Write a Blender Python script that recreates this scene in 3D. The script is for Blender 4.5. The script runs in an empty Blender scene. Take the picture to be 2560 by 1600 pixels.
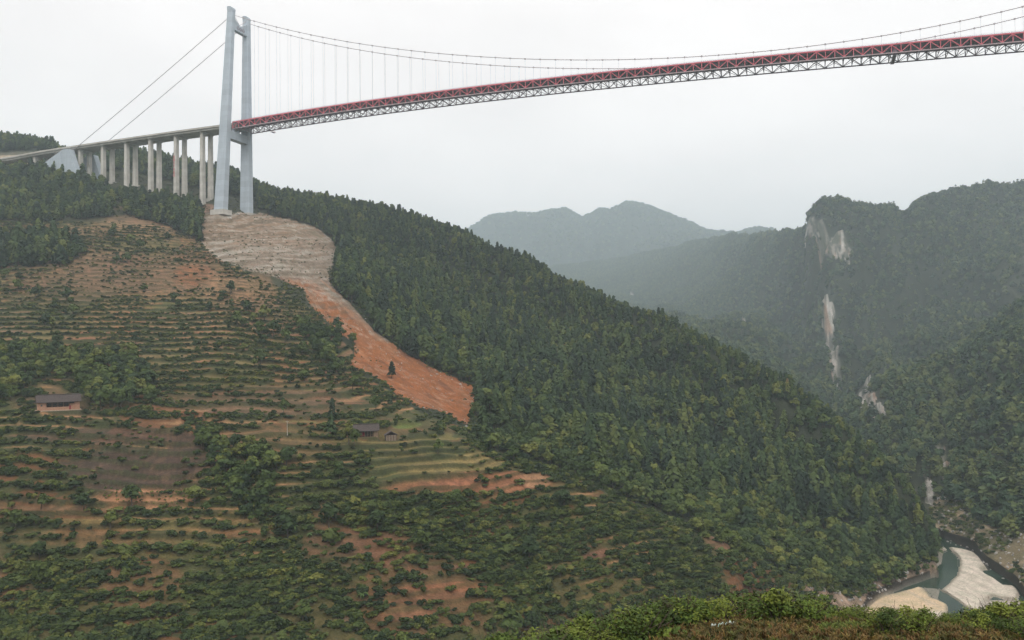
import bpy, math, random
import numpy as np
from mathutils import Vector, Matrix

rng = np.random.default_rng(7)
random.seed(7)
sc = bpy.context.scene
COL = sc.collection

# ------------------------------------------------------------------ camera
FPX = 2087.72                                   # focal length for a frame 2560 units wide
C = np.array([571.814, -782.964, -258.658])
FW = np.array([-0.3317252263, 0.9428187370, 0.0324222669])
RT = np.array([0.9430454869, 0.3323228326, -0.0150580392])
UP = np.array([0.0249716611, -0.0255805410, 0.9993608218])
cam_data = bpy.data.cameras.new('camera')
cam_data.sensor_fit = 'HORIZONTAL'; cam_data.sensor_width = 36.0
cam_data.lens = 36.0 * FPX / 2560.0
cam_data.clip_start = 0.3; cam_data.clip_end = 20000
cam = bpy.data.objects.new('camera', cam_data); COL.objects.link(cam)
cam.matrix_world = Matrix(((RT[0], UP[0], -FW[0], C[0]), (RT[1], UP[1], -FW[1], C[1]),
                           (RT[2], UP[2], -FW[2], C[2]), (0, 0, 0, 1)))
sc.camera = cam

# ------------------------------------------------------------------ world, sun, exposure
world = bpy.data.worlds.new('World'); sc.world = world; world.use_nodes = True
nt = world.node_tree; nt.nodes.clear()
wo = nt.nodes.new('ShaderNodeOutputWorld')
bg = nt.nodes.new('ShaderNodeBackground'); bg.inputs['Strength'].default_value = 0.10
sky = nt.nodes.new('ShaderNodeTexSky'); sky.sky_type = 'NISHITA'; sky.sun_disc = False
sky.sun_elevation = math.radians(52); sky.sun_rotation = math.radians(150)
sky.air_density = 1.0; sky.dust_density = 6.0
hsv = nt.nodes.new('ShaderNodeHueSaturation'); hsv.inputs['Saturation'].default_value = 0.10
nt.links.new(sky.outputs[0], hsv.inputs['Color'])
# overcast: an even pale cloud layer, faintly mottled, mixed over the clear sky
tc = nt.nodes.new('ShaderNodeTexCoord')
mp = nt.nodes.new('ShaderNodeMapping'); mp.inputs['Scale'].default_value = (1.0, 1.0, 2.6)
nt.links.new(tc.outputs['Generated'], mp.inputs['Vector'])
nz = nt.nodes.new('ShaderNodeTexNoise'); nz.inputs['Scale'].default_value = 2.2; nz.inputs['Detail'].default_value = 5; nz.inputs['Roughness'].default_value = 0.55
nt.links.new(mp.outputs[0], nz.inputs['Vector'])
cr = nt.nodes.new('ShaderNodeValToRGB')
SKY_LO, SKY_HI = 10.1, 12.2
cr.color_ramp.elements[0].position = 0.36; cr.color_ramp.elements[0].color = (0.90, 0.85, 0.83, 1)
cr.color_ramp.elements[1].position = 0.62; cr.color_ramp.elements[1].color = (1.04, .985, .96, 1)
nt.links.new(nz.outputs['Fac'], cr.inputs['Fac'])
vm = nt.nodes.new('ShaderNodeVectorMath'); vm.operation = 'SCALE'; vm.inputs['Scale'].default_value = 14.2
nt.links.new(cr.outputs[0], vm.inputs[0])
mx = nt.nodes.new('ShaderNodeMixRGB'); mx.inputs['Fac'].default_value = 0.9
nt.links.new(hsv.outputs[0], mx.inputs[1]); nt.links.new(vm.outputs[0], mx.inputs[2])
nt.links.new(mx.outputs[0], bg.inputs['Color']); nt.links.new(bg.outputs[0], wo.inputs['Surface'])

sun_d = bpy.data.lights.new('sun', 'SUN'); sun_d.energy = 1.4; sun_d.angle = math.radians(14); sun_d.color = (1, 0.97, 0.92)
sun = bpy.data.objects.new('sun', sun_d); COL.objects.link(sun)
sun_dir = Vector((math.sin(math.radians(150)) * math.cos(math.radians(52)), math.cos(math.radians(150)) * math.cos(math.radians(52)), math.sin(math.radians(52))))
sun.rotation_euler = sun_dir.to_track_quat('Z', 'Y').to_euler(); sun.location = (0, 0, 600)

sc.view_settings.view_transform = 'Standard'; sc.view_settings.look = 'None'
sc.view_settings.exposure = 0.0; sc.view_settings.gamma = 1.0; sc.view_settings.use_curve_mapping = False
sc.render.engine = 'CYCLES'
sc.cycles.use_denoising = True
sc.cycles.max_bounces = 5; sc.cycles.diffuse_bounces = 3; sc.cycles.volume_bounces = 2; sc.cycles.transparent_max_bounces = 4
sc.cycles.caustics_reflective = False; sc.cycles.caustics_refractive = False

HAZE, HAZE_G = 1.55e-4, 0.2

# ------------------------------------------------------------------ helpers
def unproj(u, v, D):
    u = np.asarray(u, float); v = np.asarray(v, float); D = np.asarray(D, float)
    d = FW + RT * ((u - 1280) / FPX)[..., None] - UP * ((v - 800) / FPX)[..., None]
    return C + d * D[..., None]
def proj(P):
    d = P - C; z = d @ FW; zs = np.where(z > 1e-3, z, 1e-3)
    return 1280 + FPX * (d @ RT) / zs, 800 - FPX * (d @ UP) / zs, z

_tabs = {}
def vnoise(x, y, seed=0):
    if seed not in _tabs:
        _tabs[seed] = np.random.default_rng(seed + 100).random((256, 256))
    T = _tabs[seed]
    xi = np.floor(x).astype(int); yi = np.floor(y).astype(int)
    fx = x - xi; fy = y - yi; fx = fx * fx * (3 - 2 * fx); fy = fy * fy * (3 - 2 * fy)
    a = T[xi & 255, yi & 255]; b = T[(xi + 1) & 255, yi & 255]; c = T[xi & 255, (yi + 1) & 255]; d = T[(xi + 1) & 255, (yi + 1) & 255]
    return (a * (1 - fx) + b * fx) * (1 - fy) + (c * (1 - fx) + d * fx) * fy
def fbm(x, y, seed=0, octv=4):
    s = 0; a = 1; t = 0
    for o in range(octv):
        s = s + a * (vnoise(x * 2 ** o + 17.3 * o, y * 2 ** o + 9.1 * o, seed + o) - 0.5) * 2; t += a; a *= 0.5
    return s / t
def sstep(a, b, x):
    t = np.clip((x - a) / (b - a), 0, 1); return t * t * (3 - 2 * t)
def inpoly(u, v, poly):
    r = np.zeros(np.shape(u), bool); n = len(poly)
    for i in range(n):
        x1, y1 = poly[i]; x2, y2 = poly[(i + 1) % n]
        if y1 == y2: continue
        r ^= ((y1 > v) != (y2 > v)) & (u < (x2 - x1) * (v - y1) / (y2 - y1) + x1)
    return r

def mesh_np(name, V, F, mats=(), smooth=False, mi=None):
    me = bpy.data.meshes.new(name)
    V = np.asarray(V, np.float32)
    if isinstance(F, np.ndarray):
        n, k = F.shape
        me.vertices.add(len(V)); me.vertices.foreach_set('co', V.ravel())
        me.loops.add(n * k); me.loops.foreach_set('vertex_index', F.ravel().astype(np.int32))
        me.polygons.add(n); me.polygons.foreach_set('loop_start', np.arange(0, n * k, k, dtype=np.int32))
        me.polygons.foreach_set('loop_total', np.full(n, k, np.int32))
    else:
        me.from_pydata([tuple(map(float, q)) for q in V], [], [tuple(f) for f in F])
    for m in mats: me.materials.append(m)
    if mi is not None: me.polygons.foreach_set('material_index', np.asarray(mi, np.int32))
    me.polygons.foreach_set('use_smooth', np.full(len(me.polygons), smooth))
    me.update(calc_edges=True); me.validate()
    return me
def link(name, data, parent=None, loc=None, kind=None, label=None, cat=None, group=None):
    o = bpy.data.objects.new(name, data); COL.objects.link(o)
    if parent is not None: o.parent = parent
    if loc is not None: o.location = loc
    tag(o, label, cat, group, kind); return o
def tag(o, label=None, cat=None, group=None, kind=None):
    if label: o['label'] = label
    if cat: o['category'] = cat
    if group: o['group'] = group
    if kind: o['kind'] = kind
def empty(name, loc, label, cat, group=None, rz=0):
    o = link(name, None, None, loc, None, label, cat, group); o.rotation_euler = (0, 0, rz); o.empty_display_size = 0.5; return o

class MB:
    def __init__(s): s.V = []; s.F = []; s.M = []
    def quad(s, pts, mi=0):
        n = len(s.V); s.V += [tuple(p) for p in pts]; s.F.append(tuple(range(n, n + len(pts)))); s.M.append(mi)
    def box(s, x0, x1, y0, y1, z0, z1, mi=0):
        n = len(s.V)
        s.V += [(x0, y0, z0), (x1, y0, z0), (x1, y1, z0), (x0, y1, z0), (x0, y0, z1), (x1, y0, z1), (x1, y1, z1), (x0, y1, z1)]
        for f in ((0, 3, 2, 1), (4, 5, 6, 7), (0, 1, 5, 4), (1, 2, 6, 5), (2, 3, 7, 6), (3, 0, 4, 7)):
            s.F.append(tuple(n + i for i in f)); s.M.append(mi)
    def frustum(s, b, t, mi=0):       # two rings of the same count
        n = len(s.V); k = len(b); s.V += [tuple(p) for p in b] + [tuple(p) for p in t]
        s.F.append(tuple(n + i for i in reversed(range(k)))); s.M.append(mi)
        s.F.append(tuple(n + k + i for i in range(k))); s.M.append(mi)
        for i in range(k):
            j = (i + 1) % k; s.F.append((n + i, n + j, n + k + j, n + k + i)); s.M.append(mi)
    def beam(s, a, b, w, h, mi=0):
        a = Vector(a); b = Vector(b); d = (b - a).normalized(); up = Vector((0, 0, 1)) if abs(d.z) < 0.95 else Vector((1, 0, 0))
        r = d.cross(up).normalized() * w / 2; q = r.cross(d).normalized() * h / 2
        s.frustum([a - r - q, a + r - q, a + r + q, a - r + q], [b - r - q, b + r - q, b + r + q, b - r + q], mi)
    def tube(s, pts, rad, n=6, mi=0):
        pts = [Vector(p) for p in pts]; rad = rad if hasattr(rad, '__len__') else [rad] * len(pts); base = len(s.V)
        for i, p in enumerate(pts):
            d = (pts[min(i + 1, len(pts) - 1)] - pts[max(i - 1, 0)]).normalized()
            up = Vector((0, 0, 1)) if abs(d.z) < 0.9 else Vector((1, 0, 0))
            r = d.cross(up).normalized(); q = r.cross(d).normalized()
            for k in range(n):
                a = 2 * math.pi * k / n; s.V.append(tuple(p + (r * math.cos(a) + q * math.sin(a)) * rad[i]))
        for i in range(len(pts) - 1):
            for k in range(n):
                j = (k + 1) % n; s.F.append((base + i * n + k, base + i * n + j, base + (i + 1) * n + j, base + (i + 1) * n + k)); s.M.append(mi)
        s.F.append(tuple(base + k for k in reversed(range(n)))); s.M.append(mi)
        s.F.append(tuple(base + (len(pts) - 1) * n + k for k in range(n))); s.M.append(mi)
    def mesh(s, name, mats, smooth=False): return mesh_np(name, s.V, s.F, mats, smooth, s.M)

# ------------------------------------------------------------------ materials
def mat(name, rough=0.9):
    m = bpy.data.materials.new(name); m.use_nodes = True
    b = m.node_tree.nodes['Principled BSDF']; b.inputs['Roughness'].default_value = rough
    b.inputs['Specular IOR Level'].default_value = 0.25
    return m, m.node_tree, b
def ramp(nt, fac, stops):
    r = nt.nodes.new('ShaderNodeValToRGB'); e = r.color_ramp.elements
    e[0].position = stops[0][0]; e[0].color = (*stops[0][1], 1)
    e[1].position = stops[-1][0]; e[1].color = (*stops[-1][1], 1)
    for p, c in stops[1:-1]:
        x = e.new(p); x.color = (*c, 1)
    if fac is not None: nt.links.new(fac, r.inputs[0])
    return r.outputs[0]
def noise(nt, scale, detail=4, rough=0.6, vec=None, dist=0.0):
    n = nt.nodes.new('ShaderNodeTexNoise'); n.inputs['Scale'].default_value = scale; n.inputs['Detail'].default_value = detail
    n.inputs['Roughness'].default_value = rough; n.inputs['Distortion'].default_value = dist
    if vec is not None: nt.links.new(vec, n.inputs['Vector'])
    return n.outputs['Fac']
def geopos(nt):
    return nt.nodes.new('ShaderNodeNewGeometry').outputs['Position']
def mixc(nt, a, b, fac, mode='MIX'):
    m = nt.nodes.new('ShaderNodeMixRGB'); m.blend_type = mode
    for i, x in ((0, fac), (1, a), (2, b)):
        if isinstance(x, (int, float)): m.inputs[i].default_value = x
        elif isinstance(x, tuple): m.inputs[i].default_value = (*x, 1)
        else: nt.links.new(x, m.inputs[i])
    return m.outputs[0]
def simple(name, c0, c1, scale=0.5, rough=0.85, bump=0.0, detail=5, metal=0):
    m, nt, b = mat(name, rough); p = geopos(nt)
    f = noise(nt, scale, detail, 0.65, p)
    nt.links.new(ramp(nt, f, [(0.32, c0), (0.68, c1)]), b.inputs['Base Color']); b.inputs['Metallic'].default_value = metal
    if bump:
        bp = nt.nodes.new('ShaderNodeBump'); bp.inputs['Strength'].default_value = bump; bp.inputs['Distance'].default_value = 0.3
        nt.links.new(f, bp.inputs['Height']); nt.links.new(bp.outputs[0], b.inputs['Normal'])
    return m
def foliage(name, stops, patch=0.02, sat_noise=0.35):
    """leaf colour: each plant its own hue out of the ramp, pushed by slow patches over the ground"""
    m, nt, b = mat(name, 0.75)
    oi = nt.nodes.new('ShaderNodeObjectInfo'); p = geopos(nt)
    f = noise(nt, patch, 3, 0.6, p)
    ad = nt.nodes.new('ShaderNodeMath'); ad.operation = 'MULTIPLY_ADD'; ad.inputs[1].default_value = 1.2; ad.inputs[2].default_value = -0.35
    nt.links.new(f, ad.inputs[0])
    av = nt.nodes.new('ShaderNodeMath'); av.operation = 'MULTIPLY_ADD'; av.inputs[1].default_value = 0.75
    nt.links.new(oi.outputs['Random'], av.inputs[0])
    a2 = nt.nodes.new('ShaderNodeMath'); a2.operation = 'MULTIPLY'; a2.inputs[1].default_value = 0.55
    nt.links.new(ad.outputs[0], a2.inputs[0]); nt.links.new(a2.outputs[0], av.inputs[2])
    c = ramp(nt, av.outputs[0], stops)
    fine = noise(nt, 1.3, 3, 0.7, p)
    c2 = mixc(nt, c, ramp(nt, fine, [(0.3, (0.55, 0.55, 0.5)), (0.7, (1.35, 1.35, 1.2))]), 1.0, 'MULTIPLY')
    nt.links.new(c2, b.inputs['Base Color'])
    return m

M = {}
M['pine'] = foliage('pine_needles', [(0.08, (0.010, 0.024, 0.013)), (0.35, (0.027, 0.053, 0.023)), (0.62, (0.052, 0.088, 0.028)), (0.86, (0.098, 0.130, 0.032)), (0.99, (0.18, 0.19, 0.042)), (1.0, (0.22, 0.14, 0.07))])
M['broad'] = foliage('broad_leaves', [(0.05, (0.018, 0.038, 0.014)), (0.4, (0.044, 0.074, 0.020)), (0.7, (0.090, 0.125, 0.028)), (0.95, (0.18, 0.19, 0.045))])
M['shrub'] = foliage('shrub_leaves', [(0.05, (0.014, 0.028, 0.010)), (0.4, (0.036, 0.060, 0.015)), (0.7, (0.075, 0.102, 0.022)), (0.95, (0.16, 0.165, 0.036))], 0.03)
M['bush'] = foliage('bush_leaves', [(0.05, (0.030, 0.055, 0.010)), (0.5, (0.085, 0.130, 0.020)), (0.95, (0.19, 0.22, 0.035))], 0.2)
M['farleaf'] = foliage('far_wood_leaves', [(0.1, (0.020, 0.042, 0.026)), (0.5, (0.050, 0.088, 0.036)), (0.93, (0.14, 0.16, 0.05))], 0.012)
M['banana'] = foliage('banana_leaves', [(0.1, (0.06, 0.11, 0.03)), (0.9, (0.10, 0.16, 0.05))], 0.3)
M['drygrass'] = foliage('dry_grass_blades', [(0.05, (0.045, 0.058, 0.014)), (0.4, (0.095, 0.080, 0.024)), (0.7, (0.15, 0.080, 0.032)), (0.95, (0.22, 0.16, 0.045))], 0.25)
M['greengrass'] = foliage('green_grass_blades', [(0.05, (0.06, 0.09, 0.02)), (0.9, (0.16, 0.19, 0.04))], 0.25)
M['bark'] = simple('bark', (0.07, 0.055, 0.04), (0.13, 0.10, 0.075), 3.0)
M['pale_bark'] = simple('pale_bark', (0.22, 0.21, 0.18), (0.34, 0.32, 0.28), 3.0)
def concrete(name, c0, c1, pitch):
    m, nt, b = mat(name, .85); p = geopos(nt)
    sp = nt.nodes.new('ShaderNodeSeparateXYZ'); nt.links.new(p, sp.inputs[0])
    d = nt.nodes.new('ShaderNodeMath'); d.operation = 'DIVIDE'; d.inputs[1].default_value = pitch; nt.links.new(sp.outputs['Z'], d.inputs[0])
    f = nt.nodes.new('ShaderNodeMath'); f.operation = 'FRACT'; nt.links.new(d.outputs[0], f.inputs[0])
    j = ramp(nt, f.outputs[0], [(0.0, (.82, .82, .82)), (0.07, (1, 1, 1))])
    fl = nt.nodes.new('ShaderNodeMath'); fl.operation = 'FLOOR'; nt.links.new(d.outputs[0], fl.inputs[0])
    wn = nt.nodes.new('ShaderNodeTexWhiteNoise'); wn.noise_dimensions = '1D'; nt.links.new(fl.outputs[0], wn.inputs['W'])
    lift = ramp(nt, wn.outputs['Value'], [(0, (.92, .92, .92)), (1, (1.04, 1.04, 1.04))])
    mp = nt.nodes.new('ShaderNodeMapping'); mp.inputs['Scale'].default_value = (1, 1, .045); nt.links.new(p, mp.inputs['Vector'])
    st = ramp(nt, noise(nt, .55, 5, .7, mp.outputs[0]), [(.25, (.86, .86, .85)), (.6, (1, 1, 1))])
    base = ramp(nt, noise(nt, .12, 4, .6, p), [(.3, c0), (.7, c1)])
    c = mixc(nt, mixc(nt, mixc(nt, base, j, 1.0, 'MULTIPLY'), lift, 1.0, 'MULTIPLY'), st, 1.0, 'MULTIPLY')
    nt.links.new(c, b.inputs['Base Color']); return m
M['concrete'] = concrete('pier_concrete', (0.50, 0.47, 0.42), (0.70, 0.665, 0.61), 4.5)
M['paint'] = concrete('tower_concrete', (0.47, 0.53, 0.59), (0.53, 0.59, 0.645), 6.0)
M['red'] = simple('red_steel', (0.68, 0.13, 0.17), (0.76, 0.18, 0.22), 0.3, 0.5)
M['steel'] = simple('shade_tinted_steel', (0.17, 0.10, 0.13), (0.24, 0.15, 0.18), 0.3, 0.6)  # far truss and bracing: backlit shade of red paint put into the colour
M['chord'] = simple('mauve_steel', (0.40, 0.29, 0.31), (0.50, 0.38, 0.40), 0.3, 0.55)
M['deck'] = simple('deck_underside', (0.22, 0.19, 0.25), (0.29, 0.25, 0.32), 0.2, 0.7)
M['cable'] = simple('cable_wrap', (0.46, 0.41, 0.42), (0.56, 0.50, 0.50), 0.2, 0.6)
M['hanger'] = simple('hanger_rope', (0.50, 0.48, 0.49), (0.6, 0.57, 0.58), 0.3, 0.6)
M['asphalt'] = simple('asphalt', (0.04, 0.04, 0.04), (0.06, 0.06, 0.058), 1.0, 0.95)
M['redpaint'] = simple('red_paint', (0.62, 0.06, 0.08), (0.70, 0.10, 0.11), 0.8)
M['tiles'] = simple('grey_roof_tiles', (0.055, 0.045, 0.043), (0.115, 0.092, 0.084), 1.6, 0.95)
M['brick'] = simple('brick_wall', (0.36, 0.19, 0.12), (0.50, 0.30, 0.205), 1.4, 0.95)
M['darkwood'] = simple('dark_wood', (0.035, 0.024, 0.02), (0.08, 0.05, 0.038), 2.0)
M['wood'] = simple('weathered_wood', (0.20, 0.13, 0.08), (0.34, 0.25, 0.17), 2.0)
M['plinth'] = simple('stone_plinth', (0.34, 0.26, 0.19), (0.52, 0.42, 0.33), 1.0)
M['void'] = simple('dark_interior', (0.010, 0.010, 0.011), (0.018, 0.016, 0.016), 1.0)
M['door'] = simple('red_door', (0.22, 0.02, 0.03), (0.30, 0.03, 0.04), 1.0)
M['white'] = simple('white_plaster', (0.62, 0.62, 0.60), (0.74, 0.73, 0.71), 1.0)
M['rock'] = simple('grey_rock', (0.24, 0.22, 0.205), (0.50, 0.47, 0.44), 0.5, 0.95)
M['brown_rock'] = simple('brown_rock', (0.24, 0.13, 0.08), (0.42, 0.29, 0.21), 0.5, 0.95)
M['pole'] = simple('pole_concrete', (0.42, 0.40, 0.36), (0.52, 0.50, 0.46), 1.0)
M['glass'] = simple('window_glass', (0.02, 0.03, 0.035), (0.05, 0.06, 0.065), 1.0, 0.25)
M['plastic'] = simple('torn_plastic_sheet', (0.35, 0.55, 0.48), (0.70, 0.74, 0.70), 3.0, 0.5)

# ------------------------------------------------------------------ terrain
Z = lambda z, D: ('z', z, D)
# feature lines of the valley, nearest first: (u, v, depth), or (u, ('z', height above the camera, depth))
curves = [
 ('feet', 3, [(-400, Z(-1.7, 1.4)), (2900, Z(-1.7, 1.4))]),
 ('drop', 14, [(-400, Z(-10.5, 15)), (1300, Z(-10.5, 15)), (1700, Z(-9.4, 15)), (2900, Z(-9.2, 15))]),
 ('shelf', 26, [(-400, 1760, 36), (0, 1745, 36), (800, 1720, 36), (1190, 1700, 38), (1400, 1660, 40), (1550, 1610, 41), (1700, 1574, 42), (1850, 1560, 42), (2080, 1560, 43), (2250, 1562, 43), (2420, 1572, 43), (2560, 1585, 43), (2900, 1590, 43)]),
 ('brink', 12, [(-400, Z(-34, 62)), (2900, Z(-34, 64))]),
 ('bottom', 12, [(-400, Z(-88, 190)), (1200, Z(-92, 190)), (2000, Z(-105, 210)), (2900, Z(-108, 215))]),
 ('low', 20, [(-400, Z(-100, 250)), (0, Z(-105, 250)), (600, Z(-112, 265)), (1190, Z(-120, 290)), (1600, Z(-128, 330)), (1900, Z(-141, 380)), (2100, Z(-148, 405)), (2250, Z(-151.5, 412)), (2900, Z(-151.5, 380))]),
 ('lower_slope', 190, [(-400, 1605, 290), (0, 1605, 292), (250, 1600, 300), (450, 1595, 305), (850, 1580, 318), (1060, 1575, 325), (1190, 1570, 335), (1400, 1555, 350), (1600, 1530, 372), (1800, 1505, 395), (2000, 1505, 420), (2120, Z(-149, 428)), (2200, Z(-151.5, 432)), (2350, Z(-151.5, 440)), (2560, Z(-151.5, 410)), (2900, Z(-151.5, 390))]),
 ('near_crest', 16, [(-400, 1010, 470), (0, 1022, 460), (250, 1030, 455), (450, 1050, 450), (620, 1065, 445), (850, 1088, 440), (960, 1090, 440), (1060, 1086, 450), (1164, 1092, 460), (1213, 1130, 455), (1267, 1150, 452), (1325, 1166, 450), (1420, 1188, 445), (1494, 1215, 443), (1544, 1243, 440), (1626, 1281, 438), (1730, 1318, 438), (1800, 1346, 438), (1898, 1406, 440), (1978, 1448, 445), (2080, 1476, 457), (2164, 1494, 477), (2240, 1490, 490), (2300, 1474, 508), (2338, 1455, 522), (2352, Z(-151.5, 505)), (2560, Z(-151.5, 440)), (2900, Z(-151.5, 400))]),
 ('near_dip', 90, [(-400, 950, 510), (0, 950, 510), (250, 960, 510), (450, 985, 500), (850, 1010, 490), (1060, 1040, 490), (1164, 1078, 490), (1250, Z(-70, 490)), (1325, Z(-80, 485)), (1544, Z(-97, 475)), (1800, Z(-116, 472)), (2000, Z(-134, 475)), (2164, Z(-145, 497)), (2300, Z(-143, 532)), (2338, Z(-143, 540)), (2352, Z(-151.5, 530)), (2560, Z(-151.5, 450)), (2900, Z(-151.5, 410))]),
 ('foot', 100, [(-400, 770, 640), (0, 770, 640), (250, 770, 640), (450, 780, 630), (620, 800, 620), (850, 900, 580), (1060, 990, 560), (1190, 1060, 545), (1400, 1165, 525), (1600, 1240, 512), (1800, 1322, 512), (2000, 1385, 512), (2150, 1430, 522), (2250, 1440, 540), (2338, 1425, 552), (2352, Z(-151.5, 545)), (2560, Z(-151.5, 455)), (2900, Z(-151.5, 420))]),
 ('mid', 60, [(-400, 560, 900), (0, 545, 880), (250, 540, 880), (450, 560, 870), (560, 578, 860), (620, 588, 855), (740, 618, 840), (850, 690, 800), (1060, 830, 740), (1190, 900, 710), (1400, 1000, 670), (1600, 1080, 635), (1800, 1170, 605), (2000, 1250, 590), (2150, 1310, 580), (2250, 1365, 575), (2338, 1395, 570), (2352, Z(-151.5, 565)), (2434, Z(-151.5, 530)), (2560, Z(-151.5, 460)), (2900, Z(-151.5, 430))]),
 ('piers', 50, [(-400, 430, 1080), (0, 422, 1060), (91, 428, 1036), (205, 450, 1011), (260, 461, 1003), (317, 467, 993), (378, 481, 980), (442, 496, 968), (508, 509, 955), (545, 526, 910), (583, 530, 930), (622, 533, 950), (740, 552, 960), (850, 612, 930), (1060, 720, 880), (1190, 790, 850), (1400, 885, 790), (1600, 965, 740), (1800, 1045, 690), (2000, 1140, 655), (2150, 1220, 620), (2250, 1290, 600), (2338, 1365, 580), (2352, Z(-151.5, 585)), (2434, Z(-151.5, 550)), (2560, Z(-151.5, 465)), (2900, Z(-151.5, 440))]),
 ('ridge', 20, [(-400, 325, 1400), (0, 352, 1300), (60, 352, 1290), (130, 374, 1270), (163, 394, 1260), (190, 410, 1250), (260, 396, 1230), (333, 386, 1220), (426, 405, 1210), (481, 424, 1200), (570, 430, 1180), (630, 468, 1160), (700, 485, 1150), (741, 498, 1140), (825, 507, 1120), (952, 528, 1100), (1058, 554, 1080), (1120, 577, 1050), (1175, 597, 1030), (1228, 636, 1000), (1312, 652, 980), (1418, 716, 930), (1534, 771, 880), (1651, 803, 840), (1735, 847, 800), (1841, 891, 770), (1958, 956, 735), (2063, 1025, 700), (2169, 1127, 655), (2254, 1205, 625), (2307, 1277, 605), (2338, 1349, 590), (2352, Z(-151.5, 615)), (2434, Z(-151.5, 588)), (2465, Z(-151.5, 543)), (2540, Z(-151.5, 496)), (2560, Z(-151.5, 475)), (2900, Z(-151.5, 450))]),
 ('behind', 6, [(-400, Z(320, 1500)), (0, Z(280, 1380)), (600, Z(190, 1260)), (1060, Z(130, 1150)), (1312, Z(60, 1050)), (1651, Z(5, 900)), (1958, Z(-70, 790)), (2169, Z(-115, 700)), (2307, Z(-149, 650)), (2345, Z(-150.5, 640)), (2434, Z(-150.5, 600)), (2465, Z(-150.5, 556)), (2540, Z(-150.5, 508)), (2560, Z(-150.5, 484)), (2900, Z(-150.5, 460))]),
 ('bank_step', 22, [(-400, Z(318, 1505)), (0, Z(275, 1390)), (600, Z(180, 1270)), (1060, Z(120, 1160)), (1312, Z(55, 1060)), (1651, Z(0, 920)), (1958, Z(-78, 810)), (2169, Z(-118, 720)), (2307, Z(-146, 656)), (2345, Z(-145, 643)), (2434, Z(-145, 602.5)), (2465, Z(-145, 558.5)), (2540, Z(-145, 510.5)), (2560, Z(-145, 486.5)), (2900, Z(-145, 462))]),
 ('bank_top', 120, [(-400, Z(300, 1600)), (0, Z(260, 1500)), (600, Z(160, 1400)), (1060, Z(80, 1320)), (1312, Z(20, 1250)), (1651, Z(-20, 1150)), (1958, Z(-90, 980)), (2169, Z(-125, 820)), (2307, Z(-138, 710)), (2345, 1262, 690), (2420, 1292, 640), (2480, 1330, 590), (2560, 1388, 530), (2900, 1430, 500)]),
 ('spur', 8, [(-400, Z(300, 1900)), (0, Z(260, 1850)), (600, Z(160, 1800)), (1060, Z(80, 1750)), (1312, Z(40, 1650)), (1651, Z(-5, 1500)), (1900, Z(-60, 1300)), (2050, 1080, 1220), (2150, 1005, 1170), (2200, 965, 1130), (2300, 935, 1120), (2390, 900, 1130), (2480, 830, 1160), (2560, 760, 1200), (2900, 640, 1250)]),
 ('spur_dip', 70, [(-400, Z(300, 2000)), (0, Z(260, 1950)), (600, Z(160, 1900)), (1060, Z(80, 1850)), (1312, Z(50, 1800)), (1651, Z(15, 1650)), (1900, Z(-25, 1450)), (2050, Z(-95, 1330)), (2150, Z(-95, 1300)), (2200, Z(-85, 1290)), (2300, Z(-75, 1280)), (2390, Z(-55, 1290)), (2480, Z(-12, 1310)), (2560, Z(22, 1350)), (2900, Z(80, 1400))]),
 ('right_mid', 70, [(-400, Z(320, 3600)), (600, Z(250, 3800)), (1190, 720, 4600), (1500, 748, 4000), (1650, 768, 3300), (1800, 792, 2600), (2000, 800, 2000), (2080, 785, 1800), (2200, 770, 1740), (2300, 745, 1740), (2560, 610, 1850), (2900, 560, 1900)]),
 ('right_crest', 8, [(-400, Z(340, 3600)), (600, Z(280, 5400)), (1190, 690, 5600), (1400, 668, 5400), (1550, 650, 5200), (1690, 618, 4800), (1780, 600, 4300), (1850, 594, 3700), (1937, 594, 3000), (2002, 582, 2400), (2014, 562, 2180), (2020, 544, 2130), (2045, 516, 2110), (2060, 511, 2100), (2110, 509, 2100), (2180, 515, 2100), (2238, 522, 2100), (2248, 538, 2100), (2270, 538, 2100), (2282, 516, 2100), (2330, 494, 2100), (2440, 470, 2100), (2520, 459, 2100), (2560, 460, 2100), (2900, 470, 2100)]),
 ('far_dip', 70, [(-400, Z(300, 5900)), (1190, Z(350, 5900)), (1550, Z(350, 5500)), (1850, Z(300, 4800)), (2020, Z(250, 3500)), (2900, Z(220, 3300))]),
 ('far_crest', 6, [(-400, 560, 7150), (0, 520, 7150), (800, 590, 7150), (1120, 606, 7150), (1170, 580, 7150), (1200, 562, 7150), (1227, 545, 7150), (1270, 541, 7150), (1322, 542, 7000), (1375, 533, 7000), (1412, 529, 7000), (1455, 551, 7000), (1502, 527, 6700), (1523, 532, 6700), (1545, 524, 6700), (1560, 512, 6700), (1576, 508, 6700), (1619, 521, 6700), (1650, 534, 6700), (1735, 570, 6700), (1767, 585, 6550), (1841, 594, 6400), (1862, 584, 6400), (1894, 579, 6400), (1930, 588, 6400), (2000, 620, 6400), (2900, 640, 6400)]),
 ('back', 0, [(-400, Z(500, 8600)), (2900, Z(500, 8600))]),
]
YAW0 = math.atan2(RT[0] * 0 + FW[1], FW[0])
def azr(P):
    d = P - C; a = np.arctan2(d[..., 1], d[..., 0]) - YAW0
    a = -(np.mod(a + np.pi, 2 * np.pi) - np.pi)            # positive to the right
    return a, np.hypot(d[..., 0], d[..., 1]), d[..., 2]
az_lo = math.atan((-110 - 1280) / FPX); az_hi = math.atan((2670 - 1280) / FPX)
fine = np.arctan((np.arange(-110, 2671, 3.4) - 1280) / FPX)
left = np.linspace(-math.pi, az_lo - 0.012, 34); right = np.linspace(az_hi + 0.012, math.pi, 34)
AZ = np.concatenate([left, fine, right]); NA = len(AZ)
KR = []; KZ = []
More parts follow.
